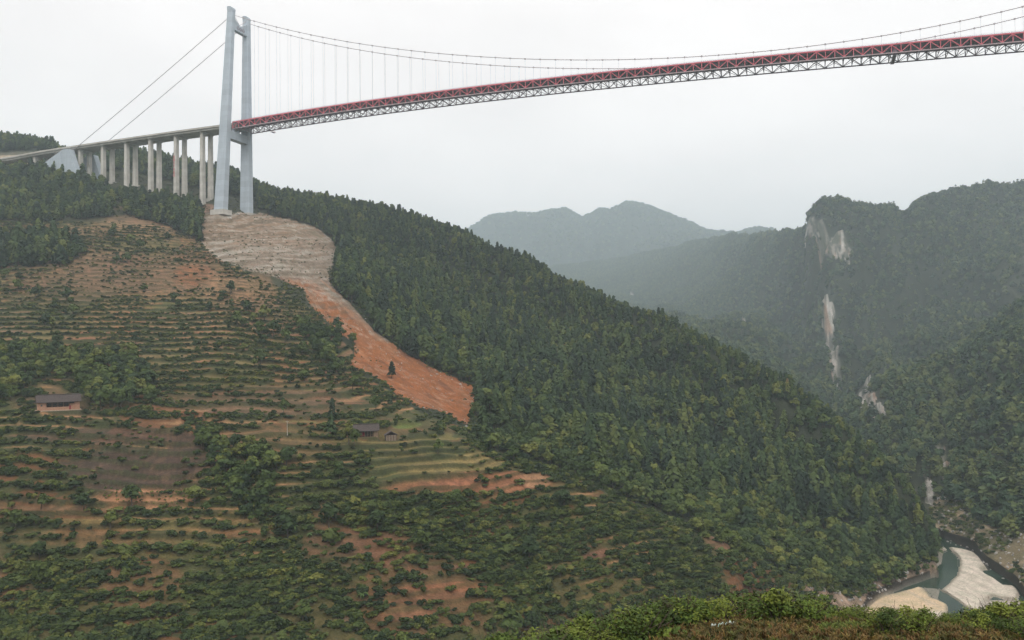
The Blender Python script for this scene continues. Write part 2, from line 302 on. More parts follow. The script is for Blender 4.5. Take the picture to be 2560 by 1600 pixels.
back_z = [-1.7, -1, 1, 6, 35, 55, 75, 95, 105, 125, 170, 190, 210, 212, 214, 240, 260, 262, 280, 300, 300, 300, 300]
for ci, (nm, rows, pts) in enumerate(curves):
    P = []
    for q in pts:
        if isinstance(q[1], tuple):
            _, z, D = q[1]; hv = 800 + (FW[2] * D + RT[2] * (q[0] - 1280) / FPX * D - z) / (UP[2] * D) * FPX
            P.append(unproj(q[0], hv, D))
        else: P.append(unproj(q[0], q[1], q[2]))
    a, r, z = azr(np.array(P))
    lo, hi = a[0], a[-1]; bw = 1.9
    a = np.concatenate([[-math.pi, -bw], a, [bw, math.pi]])
    rb = r.mean(); r = np.concatenate([[rb, rb], r, [rb, rb]]); z = np.concatenate([[back_z[ci]] * 2, z, [back_z[ci]] * 2])
    KR.append(np.interp(AZ, a, r)); KZ.append(np.interp(AZ, a, z))
KR = np.array(KR); KZ = np.array(KZ); NK = len(curves)
# soften the left-right kinks of every line except at the ridge end by the river
for A in (KR, KZ):
    for _ in range(2):
        A[:, 35:-35] = 0.25 * A[:, 34:-36] + 0.5 * A[:, 35:-35] + 0.25 * A[:, 36:-34]
S = np.concatenate([np.arange(i, i + 1, 1.0 / c[1])[:c[1]] for i, c in enumerate(curves[:-1])] + [[NK - 1.0]])
def hermite(K, S):
    d = np.diff(K, axis=0); m = np.zeros_like(K)
    a = d[:-1]; b = d[1:]; same = (a * b) > 0
    with np.errstate(divide='ignore', invalid='ignore'):
        m[1:-1] = np.where(same, 2 * a * b / (a + b), 0)
    m[0] = d[0]; m[-1] = d[-1]
    i = np.minimum(S.astype(int), len(K) - 2); t = (S - i)[:, None]
    h = lambda k: K[k]
    return ((2 * t ** 3 - 3 * t ** 2 + 1) * K[i] + (t ** 3 - 2 * t ** 2 + t) * m[i] + (-2 * t ** 3 + 3 * t ** 2) * K[i + 1] + (t ** 3 - t ** 2) * m[i + 1])
R_ = np.maximum.accumulate(hermite(KR, S) + np.arange(len(S))[:, None] * 1e-3, axis=0)
Zr = hermite(KZ, S)
ang = YAW0 - AZ
PX = C[0] + R_ * np.cos(ang); PY = C[1] + R_ * np.sin(ang); PZ = C[2] + Zr
NS = len(S); SS = np.repeat(S[:, None], NA, 1)
names = [c[0] for c in curves]; K = {n: i for i, n in enumerate(names)}
def layer(a, b, soft=0.15): return sstep(a - soft, a + soft, SS) * (1 - sstep(b - soft, b + soft, SS))
U0, V0, D0 = proj(np.stack([PX, PY, PZ], -1))
infront = D0 > 1
RIV = C[2] - 150.0
river_area = sstep(RIV + 5, RIV + 1.0, PZ) * (SS > K['bottom']) * (SS < K['bank_step'])
# fractal relief
amp = np.zeros_like(PZ)
for nm, a in (('feet', 0.1), ('drop', .3), ('shelf', .35), ('brink', 2), ('bottom', 4), ('low', 3), ('lower_slope', 2.5), ('near_crest', 2.5), ('near_dip', 2), ('foot', 4), ('mid', 5), ('piers', 1.5), ('ridge', 4), ('behind', 3), ('bank_step', 1.0), ('bank_top', 8), ('spur', 9), ('spur_dip', 14), ('right_mid', 34), ('right_crest', 5), ('far_dip', 70), ('far_crest', 7), ('back', 30)):
    amp[int(0)] = amp[0]
    i = K[nm]; w = np.clip(1 - np.abs(SS - i), 0, 1); amp += a * w
amp *= (1 - 0.93 * sstep(0.5, 1, river_area))
# calm pad round the tower and the piers
pad = np.exp(-(((U0 - 560) / 330) ** 4) - (((SS - K['piers']) / 0.8) ** 4)); amp *= (1 - 0.8 * pad)
wl = np.interp(SS, [0, 2, 4, 6, 12, 15, 18, 20, 22], [6, 10, 60, 70, 90, 110, 200, 300, 700])
big = 0
for w, wt in ((60, 1), (130, 1), (260, 1), (620, 1)):
    g = np.exp(-(np.log(wl / w)) ** 2 * 1.5); big = big + g * fbm(PX / w, PY / w, int(w), 4)
PZ = PZ + amp * big
fine_n = fbm(PX / 7.0, PY / 7.0, 5, 3)
PZ += 0.35 * fine_n * (SS > K['low']) * (1 - river_area)
# ravines on the right-hand mountain and the far range: creases running down the slope
cre = np.abs(fbm(PX / 210 + 3, PY / 210, 51, 3)); lay = layer(K['spur_dip'] + .2, K['right_crest'] - .1, .2)
PZ += lay * 60 * fbm(PX / 420 + 1, PY / 420 + 6, 55, 2) * sstep(1500, 1900, U0)
PZ -= lay * 60 * (1 - sstep(0, .26, cre)) * sstep(1500, 1900, U0)
creb = np.abs(fbm(PX / 95 + 3, PY / 95 + 7, 53, 3)); PZ -= lay * 15 * (1 - sstep(0, .3, creb)) * sstep(1500, 1900, U0)
cre2 = np.abs(fbm(PX / 700 + 3, PY / 700, 57, 4)); lay2 = layer(K['far_dip'] + .1, K['far_crest'] - .25, .15)
PZ -= lay2 * 150 * (1 - sstep(0, .3, cre2))
PZ += layer(K['far_dip'] + .6, K['far_crest'] + .2, .2) * (16 * fbm(PX / 230, PY / 230, 58, 3) + 8 * fbm(PX / 70, PY / 70, 59, 2))
cre3 = np.abs(fbm(PX / 120 + 3, PY / 120 + 8, 63, 3)); lay3 = layer(K['foot'], K['ridge'] - .2, .3) * sstep(1150, 1300, U0)
PZ -= lay3 * 14 * (1 - sstep(0, .25, cre3)) * (1 - sstep(0, .2, river_area)) * sstep(2352, 2300, U0)
cre4 = np.abs(fbm(PX / 140, PY / 140 + 4, 71, 3)); lay4 = layer(K['bank_top'] + .1, K['spur'] - .1, .1)
PZ -= lay4 * 22 * (1 - sstep(0, .25, cre4)) * sstep(2300, 2400, U0)

slide_poly = [(508, 536), (560, 532), (640, 534), (741, 552), (800, 575), (846, 612), (838, 650), (825, 690), (832, 720), (860, 748), (925, 815), (1000, 872), (1080, 915), (1150, 945), (1188, 965), (1180, 985), (1205, 1020), (1180, 1040), (1166, 1068), (1135, 1045), (1105, 1030), (1050, 1018), (985, 985), (955, 950), (905, 925), (873, 918), (890, 880), (885, 860), (850, 838), (810, 800), (780, 775), (760, 735), (700, 705), (640, 685), (590, 672), (555, 655), (530, 630), (510, 610), (490, 590)]
wob = 9 * fbm(U0 / 30, V0 / 30, 11, 3) + 6 * fbm(U0 / 7, V0 / 7, 12, 2)
slide = inpoly(U0 + wob, V0 + wob, slide_poly) & (SS > K['near_crest']) & (SS < K['ridge']) & infront
# terraces: the farmed hillside stepped along the contour
terr_poly = [(-900, 1900), (-900, 560), (300, 556), (480, 566), (560, 660), (700, 730), (790, 790), (880, 880), (900, 935), (1050, 1030), (1164, 1070), (1213, 1130), (1325, 1163), (1420, 1186), (1544, 1240), (1730, 1316), (1900, 1404), (2000, 1450), (2080, 1480), (2060, 1900)]
terr = (inpoly(U0, V0, terr_poly) & (SS > K['bottom']) & (SS < K['mid'] + .5) & infront & ~slide).astype(float)
for _ in range(3):
    terr[1:-1, 1:-1] = (terr[1:-1, 1:-1] * 2 + terr[:-2, 1:-1] + terr[2:, 1:-1] + terr[1:-1, :-2] + terr[1:-1, 2:]) / 6
gully = np.exp(-((U0 - np.interp(V0, [1040, 1150, 1250, 1400, 1500, 1600], [480, 560, 640, 800, 880, 960])) / np.interp(V0, [1050, 1600], [26, 40])) ** 2) * (V0 > 1030) * (SS < K['near_crest'] + .2)
PZ -= 5 * gully * (SS > K['low'])
hn = PZ + 7.0 * fbm(PX / 90, PY / 90, 21, 3) + 1.5 * fbm(PX / 24, PY / 24, 23, 3)
HST = 4.0
tt = hn / HST; fr = tt - np.floor(tt); wr = 0.42
stair = HST * (np.floor(tt) + sstep(1 - wr, 1, fr))
tk = terr * (1 - .45 * sstep(1290, 1380, V0)) * sstep(-.5, -.1, fbm(PX / 55, PY / 55, 31, 2)) * 0.9 * (1 - gully)
PZ = PZ + tk * (stair - tt * HST) * 0.62
# faint benches in the landslide debris too
t3 = PZ / 2.4; f3 = t3 - np.floor(t3)
PZ = PZ + slide * 0.5 * (2.4 * (np.floor(t3) + sstep(.5, 1, f3)) - PZ) * (V0 < 800)
PZ += slide * 0.7 * fbm(PX / 5, PY / 5, 37, 3)

# river bed and bars of gravel and sand
def z7(pts): return [(1700 + x / 2.52, 1000 + y / 2.52) for x, y in pts]
bars = [z7([(1690, 938), (1760, 945), (1820, 962), (1895, 1000), (1940, 1045), (1945, 1075), (1885, 1088), (1915, 1105), (1965, 1130), (2020, 1175), (2095, 1180), (2150, 1225), (2120, 1272), (2020, 1262), (1975, 1250), (1905, 1285), (1885, 1350), (1850, 1345), (1800, 1315), (1760, 1280), (1690, 1235), (1638, 1213), (1700, 1165), (1745, 1120), (1770, 1040), (1750, 1000)]),
        z7([(1585, 915), (1645, 922), (1680, 955), (1630, 975), (1590, 960)]),
        z7([(1140, 1265), (1180, 1228), (1260, 1208), (1400, 1198), (1520, 1192), (1560, 1225), (1590, 1262), (1655, 1285), (1690, 1315), (1690, 1352), (1600, 1420), (1300, 1420), (1150, 1330)]),
        z7([(1890, 1290), (2000, 1275), (2110, 1285), (2180, 1300), (2180, 1400), (1830, 1400), (1870, 1345)])]
wet_bar = z7([(1590, 960), (1660, 955), (1745, 975), (1775, 1020), (1750, 1060), (1700, 1040), (1640, 1045), (1595, 1070)])
wet2 = z7([(1530, 1190), (1650, 1200), (1760, 1285), (1840, 1345), (1740, 1310), (1670, 1300), (1570, 1262)])
zb = np.zeros_like(PZ); barmask = np.zeros_like(PZ)
flat = (river_area > .5)
for k_, b in enumerate(bars):
    m = inpoly(U0 + 2 * fbm(U0 / 14, V0 / 14, 41, 2), V0, b) & flat; barmask = np.maximum(barmask, m * (1 + k_))
bm = (barmask > 0).astype(float)
for _ in range(12):
    bm[1:-1, 1:-1] = (bm[1:-1, 1:-1] * 2 + bm[:-2, 1:-1] + bm[2:, 1:-1] + bm[1:-1, :-2] + bm[1:-1, 2:]) / 6
wb = ((inpoly(U0, V0, wet_bar) | inpoly(U0, V0, wet2)) & flat)
PZ = np.where(flat, np.minimum(PZ, RIV - 1.0) + 2.0 * sstep(.10, .8, bm) + 0.92 * wb * (bm < .3), PZ)

# cliffs: steep rock faces cut into the right-hand mountain
cliffs = [[(2015, 560), (2050, 552), (2085, 548), (2105, 560), (2118, 590), (2126, 625), (2124, 668), (2112, 650), (2100, 640), (2070, 632), (2050, 612), (2030, 600), (2012, 590)],
          [(2058, 762), (2084, 765), (2088, 830), (2092, 880), (2104, 945), (2078, 950), (2062, 880), (2056, 820)],
          [(2088, 950), (2115, 958), (2150, 960), (2178, 968), (2176, 985), (2205, 1010), (2218, 1052), (2206, 1062), (2170, 1040), (2130, 1015), (2098, 1000)],
          [(2278, 1022), (2304, 1040), (2322, 1088), (2300, 1080)],
          [(2336, 1100), (2362, 1120), (2384, 1180), (2364, 1210), (2344, 1160)],
          [(2306, 1180), (2328, 1200), (2332, 1262), (2312, 1250)],
          [(1850, 795), (1862, 800), (1860, 822), (1852, 815)],
          [(1570, 722), (1584, 732), (1588, 742), (1572, 735)], [(2384, 1110), (2396, 1116), (2392, 1126)]]
cl = np.zeros(PZ.shape, bool)
wc = 9 * fbm(U0 / 16, V0 / 22, 81, 3)
for b in cliffs: cl |= inpoly(U0 + wc, V0 + .6 * wc, b)
cl &= (fbm(U0 / 9, V0 / 12, 84, 3) > -.42)
cl &= (SS > K['bank_top']) & (SS < K['far_crest']) & infront

# level ground under the farm buildings: centre, half width, half depth
PADS = []
for (u, v, D, hw, hd) in ((146, 1025, 462, 14, 7.5), (913, 1090, 446, 9, 6), (977, 1100, 444, 5, 4.5)):
    PADS.append((unproj(u, v, D), hw, hd))
for c_, hw, hd in PADS:
    dx, dy = PX - c_[0], PY - c_[1]; vd = (c_ - C)[:2] / np.linalg.norm((c_ - C)[:2])
    al = dx * vd[0] + dy * vd[1]; ac = dx * vd[1] - dy * vd[0]
    q = np.maximum(np.abs(ac) / hw, np.abs(al) / hd); w_ = 1 - sstep(1.0, 1.5, q)
    PZ = PZ * (1 - w_) + (c_[2] - .15) * w_
clf = cl.astype(float); PZ = PZ + clf * (7 * fbm(PX / 11, PY / 11, 181, 3) + 3 * fbm(PX / 4, PY / 4, 183, 2))
TP = np.stack([PX, PY, PZ], -1)
TU, TV, TD = proj(TP)
# visibility per column: highest line of sight so far
tan_e = (PZ - C[2]) / np.maximum(R_, .1)
runmax = np.maximum.accumulate(tan_e, axis=0)
prev = np.vstack([np.full((1, NA), -9.0), runmax[:-1]])
def vis_h(h): return ((PZ + h - C[2]) / np.maximum(R_, .1) >= prev - 1e-4) & infront & (TU > -330) & (TU < 2890) & (TV > -200) & (TV < 1800)
VIS0 = (tan_e >= prev - 1e-5) & infront
def ground(u, v, lo='low', hi='back'):
    """visible ground point seen nearest to (u, v)"""
    m = VIS0 & (SS > K[lo]) & (SS < K[hi]); idx = np.nonzero(m.ravel())[0]
    d = (TU.ravel()[idx] - u) ** 2 + (TV.ravel()[idx] - v) ** 2
    return Vector(TP.reshape(-1, 3)[idx[np.argmin(d)]].tolist())
def ground_xy(x, y):
    a, r, _ = azr(np.array([x, y, 0.0])); j = int(np.clip(np.searchsorted(AZ, float(a)), 1, NA - 1))
    if abs(AZ[j - 1] - a) < abs(AZ[j] - a): j -= 1
    return float(np.interp(float(r), R_[:, j], PZ[:, j]))

# ---- ground colour (albedo), per vertex
def L(*c): return np.array(c)
col = np.zeros((NS, NA, 3)) + L(.045, .048, .026)
def blend(m, c):
    global col
    m = np.clip(np.asarray(m, float), 0, 1)[..., None]; col = col * (1 - m) + np.asarray(c) * m
n1 = fbm(PX / 45, PY / 45, 91, 4); n2 = fbm(PX / 14, PY / 14, 95, 3); n3 = fbm(PX / 3.2, PY / 3.2, 97, 2)
grass = L(.07, .078, .028); dry = L(.135, .112, .042); soil = L(.20, .085, .040); pale = L(.33, .185, .095); maroon = L(.075, .044, .034)
T_ = terr > .3
blend(T_ * 1.0, L(.066, .074, .028))
blend(T_ * sstep(-.05, .35, n1 + .4 * n2), dry * .75)
blend(T_ * sstep(.05, .4, fbm(PX / 60 + 40, PY / 60, 98, 3)) * .6, L(.14, .075, .045))
blend(T_ * sstep(.15, .5, fbm(PX / 38 + 9, PY / 38, 99, 3) + .3 * n3) * .9, soil * .8)
tread = T_ * sstep(.02, .16, fr) * (1 - sstep(1 - wr - .16, 1 - wr + .02, fr))
upz = sstep(1000, 900, V0) * sstep(560, 620, V0)
edge = T_ * sstep(1 - wr - .24, 1 - wr - .12, fr) * (1 - sstep(1 - wr - .02, 1 - wr + .08, fr))
riser = T_ * sstep(1 - wr + .05, 1 - wr + .2, fr)
blend(riser * .8 * (1 - .5 * sstep(1290, 1380, V0)), L(.038, .046, .018))
blend(edge * sstep(-.4, .15, fbm(PX / 40, PY / 40, 103, 3) * 1.5 + .12 - .28 * sstep(850, 1100, V0) - .35 * sstep(1290, 1380, V0)) * .9, np.where((fbm(PX / 55, PY / 55, 105, 2) > 0)[..., None], pale, dry * 1.25))
blend(tread * upz * sstep(-.35, .1, fbm(PX / 50 + 3, PY / 50, 107, 3)) * .85, L(.22, .125, .075))
blend(tread * upz * sstep(.05, .3, fbm(PX / 18 + 8, PY / 60, 110, 3)) * .6, L(.27, .10, .055))
blend(tread * upz * sstep(.0, .3, fbm(PX / 33, PY / 33, 109, 3)) * .7, L(.17, .15, .06))
# patches: (u, v, half width, half height, colour, strength)
patches = [(330, 1180, 190, 55, maroon, .9), (250, 1090, 230, 22, maroon * 1.1, .7), (480, 1130, 60, 60, maroon, .8), (650, 1005, 230, 38, L(.15, .085, .055), .7), (690, 1110, 170, 60, L(.17, .095, .05), .6),
           (330, 680, 260, 60, L(.22, .12, .075), .75), (200, 720, 200, 40, L(.18, .11, .07), .5), (480, 690, 50, 24, soil * 1.2, .9), (520, 640, 80, 20, soil, .6), (420, 560, 200, 24, L(.30, .18, .11), .7), (120, 580, 200, 16, L(.26, .15, .09), .7), (470, 735, 180, 9, pale * .9, .6),
           (380, 1240, 130, 22, L(.36, .18, .10), .95), (560, 730, 60, 50, L(.30, .17, .10), .5), (640, 745, 55, 60, L(.30, .17, .10), .5), (1230, 1145, 110, 16, L(.30, .22, .09), .8), (1130, 1165, 160, 16, L(.24, .18, .075), .7), (1200, 1205, 210, 26, L(.24, .105, .055), .95), (1110, 1215, 150, 26, L(.26, .11, .06), .8), (1340, 1200, 40, 22, L(.34, .19, .11), .8),
           (1010, 1056, 40, 12, L(.13, .17, .045), .95), (840, 1350, 90, 40, L(.20, .10, .065), .7), (930, 1380, 90, 50, L(.16, .085, .06), .6), (870, 1530, 40, 34, L(.20, .13, .09), .85), (1080, 1490, 180, 24, L(.25, .105, .06), .7), (1040, 1540, 120, 18, L(.30, .14, .085), .7), (1120, 1468, 100, 12, L(.32, .12, .065), .8),
           (1490, 1380, 40, 24, L(.20, .095, .065), .85), (1260, 1415, 260, 7, L(.19, .10, .07), .7), (1840, 1345, 80, 28, L(.22, .12, .075), .8), (1900, 1375, 60, 26, L(.24, .14, .09), .7), (2050, 1340, 120, 30, L(.12, .125, .035), .8), (1990, 1310, 60, 22, L(.14, .13, .04), .7), (560, 1300, 170, 30, L(.20, .13, .055), .6), (250, 1340, 240, 22, L(.19, .12, .055), .6), (330, 1300, 200, 14, L(.16, .14, .05), .6), (1240, 1570, 130, 20, L(.13, .11, .04), .5), (620, 1330, 80, 22, L(.22, .10, .05), .6), (140, 1270, 150, 10, L(.22, .13, .07), .6),
           (30, 395, 120, 16, L(.40, .33, .26), .95), (50, 430, 90, 10, L(.38, .26, .19), .9), (100, 408, 60, 8, L(.40, .33, .27), .8), (500, 520, 60, 12, L(.33, .20, .15), .8), (560, 540, 90, 10, L(.36, .27, .22), .7), (360, 520, 120, 8, L(.2, .14, .09), .5),
           (2556, 640, 44, 34, L(.12, .125, .055), .55), (2530, 740, 46, 26, L(.12, .12, .055), .5), (2450, 815, 60, 20, L(.17, .17, .07), .7), (2550, 545, 50, 14, L(.22, .17, .12), .8), (2545, 690, 40, 70, L(.14, .135, .075), .5)]
for (pu, pv, w, h, c_, st) in patches:
    d = ((U0 - pu) / w) ** 2 + ((V0 - pv) / h) ** 2 + 0.45 * (n2 + n1)
    lo_ok = (SS > K['low']) & infront
    blend((1 - sstep(.5, 1.25, d)) * st * lo_ok * (1 - .75 * riser * T_), c_ * .95 * (1 + .25 * n3[..., None]))
fur = inpoly(U0, V0, [(190, 1130), (300, 1080), (480, 1070), (510, 1130), (505, 1215), (250, 1215)]) & (SS < K['near_crest'] + .3)
blend(fur * sstep(.1, .8, np.sin((PX * .8 + PY * .6) * 2 * np.pi / 2.6 + 2 * n2)) * .5, L(.045, .03, .022)); blend(fur * sstep(.2, .5, fbm(PX / 3, PY / 9, 173, 2)) * .5, L(.13, .075, .05))
soiln = T_ * sstep(1120, 1220, V0) * sstep(.12, .32, fbm(PX / 46 + 60, PY / 30, 191, 3))
blend(soiln * .62 * (1 - .5 * riser), L(.17, .082, .045) * (1 + .2 * n3[..., None]))
# wooded ground
wood = ((SS > K['near_crest'] + .1) & ~T_ & ~slide & (SS < K['behind'] + .5) & (U0 > 850)) | ((SS > K['piers'] + .3) & (SS < K['behind'])) | (SS > K['bank_top'] + .1)
blend(wood * .8 * (1 - cl), L(.028, .036, .020))
for (pu, pv, w, h, c_, st) in patches[-5:-4] + [patches[31], patches[32]]:
    d = ((U0 - pu) / w) ** 2 + ((V0 - pv) / h) ** 2 + 0.4 * n2
    blend((1 - sstep(.6, 1.15, d)) * st * infront * (SS > K['near_crest']), c_)
# landslide: grey rubble above, bright red earth below and along its left side
g = sstep(560, 700, V0 + 30 * n2) - sstep(700, 780, V0 - .3 * (U0 - 800) + 40 * n2)
bnd = fbm((V0 + .06 * U0 + 9 * n1) / 3.6, U0 / 110, 117, 3)
blend(slide * 1.0, L(.26, .17, .115))
blend(slide * sstep(580, 640, V0 + 25 * n2) * (V0 < 900) * .75, L(.225, .185, .155))
lt = np.interp(V0, [640, 700, 760, 850, 900, 1060], [560, 800, 850, 960, 1250, 1300])
blend(slide * sstep(690, 730, V0 + 12 * n2) * (1 - sstep(-25, 25, U0 - lt - 30 * n1)), L(.27, .098, .032))
blend(slide * sstep(860, 930, V0 + 30 * n1) * .75, L(.26, .088, .028))
blend(slide * (V0 < 880) * sstep(.1, .5, n1 * .5 + n3 * .8) * .35, L(.30, .26, .23))
blend(slide * (V0 < 760) * sstep(.05, .3, bnd) * .7, L(.34, .315, .29))
blend(slide * (V0 < 800) * sstep(.05, .3, -bnd) * .75, L(.13, .10, .07))
blend(slide * sstep(.25, .6, -n1 + .5 * n2) * .35 * (V0 < 640), L(.16, .15, .10))
blend(slide * (V0 < 640) * sstep(.1, .45, fbm(PX / 26, PY / 26, 119, 3)) * .5, L(.20, .14, .10))
blend(slide * (V0 > 720) * sstep(.1, .5, fbm(PX / 22 + 5, PY / 22, 122, 3)) * .3, L(.25, .13, .08))
blend(slide * sstep(.3, .5, fbm(PX / 4, PY / 4, 123, 2)) * (.5 - .3 * (V0 > 850)), L(.42, .37, .33))
streak = fbm((U0 * .5 - V0 * .62) / 7, (U0 + V0) / 90, 111, 3)
blend(slide * sstep(.2, .6, streak) * .7 * (V0 > 700), L(.14, .055, .03))
blend(slide * sstep(.25, .5, -streak) * .5 * (V0 > 700), L(.36, .17, .09))
# river: gravel, sand, banks
blend(flat * 1.0, L(.16, .15, .135))
blend(flat * sstep(.12, .3, bm), L(.36, .32, .28))
for k_, c_ in ((1, L(.58, .52, .465)), (2, L(.62, .58, .56)), (3, L(.58, .45, .32)), (4, L(.42, .37, .34))):
    blend((barmask == k_) * 1.0, c_ * (1 + .08 * n2[..., None]))
blend((barmask == 3) * sstep(1530, 1545, V0 + 4 * n2), L(.60, .52, .47))
blend((barmask > 0) * sstep(.0, .4, fbm((U0 + .6 * V0) / 60, (V0 - .5 * U0) / 9, 171, 3)) * .45, L(.42, .36, .32))
blend(wb * 1.0, L(.24, .225, .20))
blend((barmask > 0) * (1 - sstep(.6, .99, bm)) * .8, L(.25, .22, .18))
bank_l = (SS > K['low']) & (SS < K['ridge'] + .2) & ~flat & infront & (V0 > np.interp(U0, [2000, 2100, 2200, 2300, 2345], [1470, 1440, 1430, 1415, 1375]) + 8 * n2) & (U0 > 1960) & (U0 < 2360)
blend(bank_l * .8, L(.27, .19, .145) * (1 + .3 * n3[..., None]))
blend(bank_l * sstep(.1, .4, n2) * .6, L(.42, .31, .25))
bank_r = (SS >= K['behind']) & (SS < K['bank_top'] + .12) & (U0 > 2325)
blend(bank_r * .85, L(.20, .16, .10)); blend(bank_r * sstep(.1, .5, n2 + .4 * n3) * .6, L(.36, .27, .20)); blend(bank_r * sstep(.1, .4, n1 - n2) * .5, L(.10, .10, .055))
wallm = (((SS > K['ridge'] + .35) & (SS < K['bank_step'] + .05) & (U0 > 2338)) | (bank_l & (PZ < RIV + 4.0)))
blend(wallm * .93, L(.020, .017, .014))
# bare limestone
blend(cl * 1.0, L(.30, .275, .265) * (1 + .5 * n2[..., None])); blend(cl * sstep(-.25, .15, fbm(U0 / 5, V0 / 18, 113, 3)), L(.10, .10, .085)); blend(cl * sstep(.0, .3, fbm(U0 / 14, V0 / 9, 116, 3)) * .8, L(.07, .08, .05))
blend(cl * sstep(.25, .5, fbm(U0 / 12, V0 / 20, 115, 3)) * .7, L(.34, .22, .165))
blend(cl * sstep(.2, .5, fbm(U0 / 9, V0 / 34, 118, 3)) * .9, L(.42, .40, .39))
# near ground
near = (SS < K['bottom']); blend(near * 1.0, L(.085, .066, .028) * (1 + .5 * n3[..., None])); blend(near * sstep(.1, .4, fbm(PX / 2.5, PY / 2.5, 121, 3)), L(.17, .09, .045))
col = np.clip(col * (1 + .22 * n3[..., None] * (1 - flat[..., None])), .008, .8)

idx = np.arange(NS * NA).reshape(NS, NA)
Fq = np.stack([idx[:-1, :-1], idx[:-1, 1:], idx[1:, 1:], idx[1:, :-1]], -1).reshape(-1, 4)
m, nt, b = mat('hillside', 0.95); p = geopos(nt)
at = nt.nodes.new('ShaderNodeAttribute'); at.attribute_name = 'ground_colour'
f1 = noise(nt, 0.9, 6, 0.7, p); f2 = noise(nt, 0.12, 5, 0.65, p)
c1 = mixc(nt, at.outputs['Color'], ramp(nt, f1, [(0.3, (0.6, 0.58, 0.52)), (0.7, (1.4, 1.4, 1.35))]), 1.0, 'MULTIPLY')
c2 = mixc(nt, c1, ramp(nt, f2, [(0.3, (0.8, 0.85, 0.78)), (0.7, (1.2, 1.15, 1.15))]), 1.0, 'MULTIPLY')
nt.links.new(c2, b.inputs['Base Color'])
bp = nt.nodes.new('ShaderNodeBump'); bp.inputs['Strength'].default_value = 0.8; bp.inputs['Distance'].default_value = 0.8
nt.links.new(f1, bp.inputs['Height']); nt.links.new(bp.outputs[0], b.inputs['Normal'])
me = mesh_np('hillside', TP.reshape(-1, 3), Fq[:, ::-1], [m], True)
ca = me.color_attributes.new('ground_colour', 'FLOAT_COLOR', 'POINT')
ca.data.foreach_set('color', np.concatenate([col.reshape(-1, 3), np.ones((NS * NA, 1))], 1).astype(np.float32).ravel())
link('terrain', me, kind='structure', label='steep valley sides with terraced fields, landslide scar and gorge')

# water
m, nt, b = mat('river_water', 0.12); p = geopos(nt)
nt.links.new(ramp(nt, noise(nt, 0.035, 3, .5, p), [(.35, (.014, .036, .024)), (.65, (.040, .070, .048))]), b.inputs['Base Color'])
bp = nt.nodes.new('ShaderNodeBump'); bp.inputs['Strength'].default_value = .25; bp.inputs['Distance'].default_value = .2
nt.links.new(noise(nt, 1.5, 3, .6, p), bp.inputs['Height']); nt.links.new(bp.outputs[0], b.inputs['Normal'])
b.inputs['Specular IOR Level'].default_value = .2
wp = [unproj(u, v, 1.0) for u, v in ((2050, 1480), (2345, 1330), (2620, 1500), (2620, 1700), (2050, 1700))]
wv = [C + (q - C) * ((RIV - .45 - C[2]) / (q - C)[2]) for q in wp]
W0 = MB(); W0.quad(wv); link('river', W0.mesh('river', [m]), kind='structure', label='shallow green river winding between pale gravel bars')

# ------------------------------------------------------------------ plants: meshes
def quads_mesh(name, Q, mats, extraV=None, extraF=None, leaf_i=0, trunk_i=1):
    Q = np.asarray(Q, float); n = len(Q); V = Q.reshape(-1, 3).tolist(); F = [tuple(range(4 * i, 4 * i + 4)) for i in range(n)]; mi = [leaf_i] * n
    if extraV:
        o = len(V); V += extraV; F += [tuple(o + i for i in f) for f in extraF]; mi += [trunk_i] * len(extraF)
    return mesh_np(name, V, F, mats, False, mi)
def rand_quad(c, nrm, size, R, asp=1.0):
    nrm = nrm / (np.linalg.norm(nrm) + 1e-9); a = np.cross(nrm, R.normal(size=3)); a /= np.linalg.norm(a) + 1e-9; bb = np.cross(nrm, a)
    s = size * R.uniform(.65, 1.35); a = a * s; bb = bb * s * asp
    return [c - a - bb * .6, c + a * .7 - bb, c + a + bb * .7, c - a * .6 + bb]
def pine_quads(seed, H=10.0, lev=13, per=8):
    R = np.random.default_rng(seed); Q = []; Rm = H * R.uniform(.27, .34); base = R.uniform(.12, .25)
    for i in range(lev):
        t = base + (1 - base) * (i + R.uniform(-.3, .3)) / lev; t = max(base, t)
        rr = Rm * (1 - (t - base) / (1 - base)) ** .62 * R.uniform(.75, 1.15) + .25
        for k in range(per):
            a = 2 * math.pi * (k + R.uniform(-.4, .4)) / per + i * .7; r0 = rr * R.uniform(.7, 1.2)
            d = np.array([math.cos(a), math.sin(a), 0]); s = np.array([-math.sin(a), math.cos(a), 0]); z = t * H
            w = r0 * R.uniform(.28, .42); dr = R.uniform(.05, .3) * r0; up = R.uniform(.0, .25) * r0
            c = np.array([0, 0, z])
            Q.append([c + d * .1, c + d * r0 * .6 - s * w + np.array([0, 0, up - dr * .3]), c + d * r0 + np.array([0, 0, -dr]), c + d * r0 * .55 + s * w + np.array([0, 0, up - dr * .2])])
            Q.append(rand_quad(c + d * r0 * R.uniform(.5, .95) + np.array([0, 0, up * .3]), d + np.array([0, 0, .9]) + R.normal(size=3) * .3, .62, R))
    Q.append([np.array([-.2, 0, H * .93]), np.array([0, -.2, H * .93]), np.array([.2, .1, H * .95]), np.array([0, 0, H * 1.04])])
    return Q
def blob_quads(seed, lobes, n, size, lift=.3):
    R = np.random.default_rng(seed); Q = []
    for (cx, cy, cz, rx, rz) in lobes:
        for _ in range(n):
            d = R.normal(size=3); d /= np.linalg.norm(d)
            if d[2] < -.45: d[2] *= -1
            c = np.array([cx, cy, cz]) + d * np.array([rx, rx, rz]) * R.uniform(.72, 1.08)
            Q.append(rand_quad(c, d + np.array([0, 0, lift]) + R.normal(size=3) * .45, size, R))
    return Q
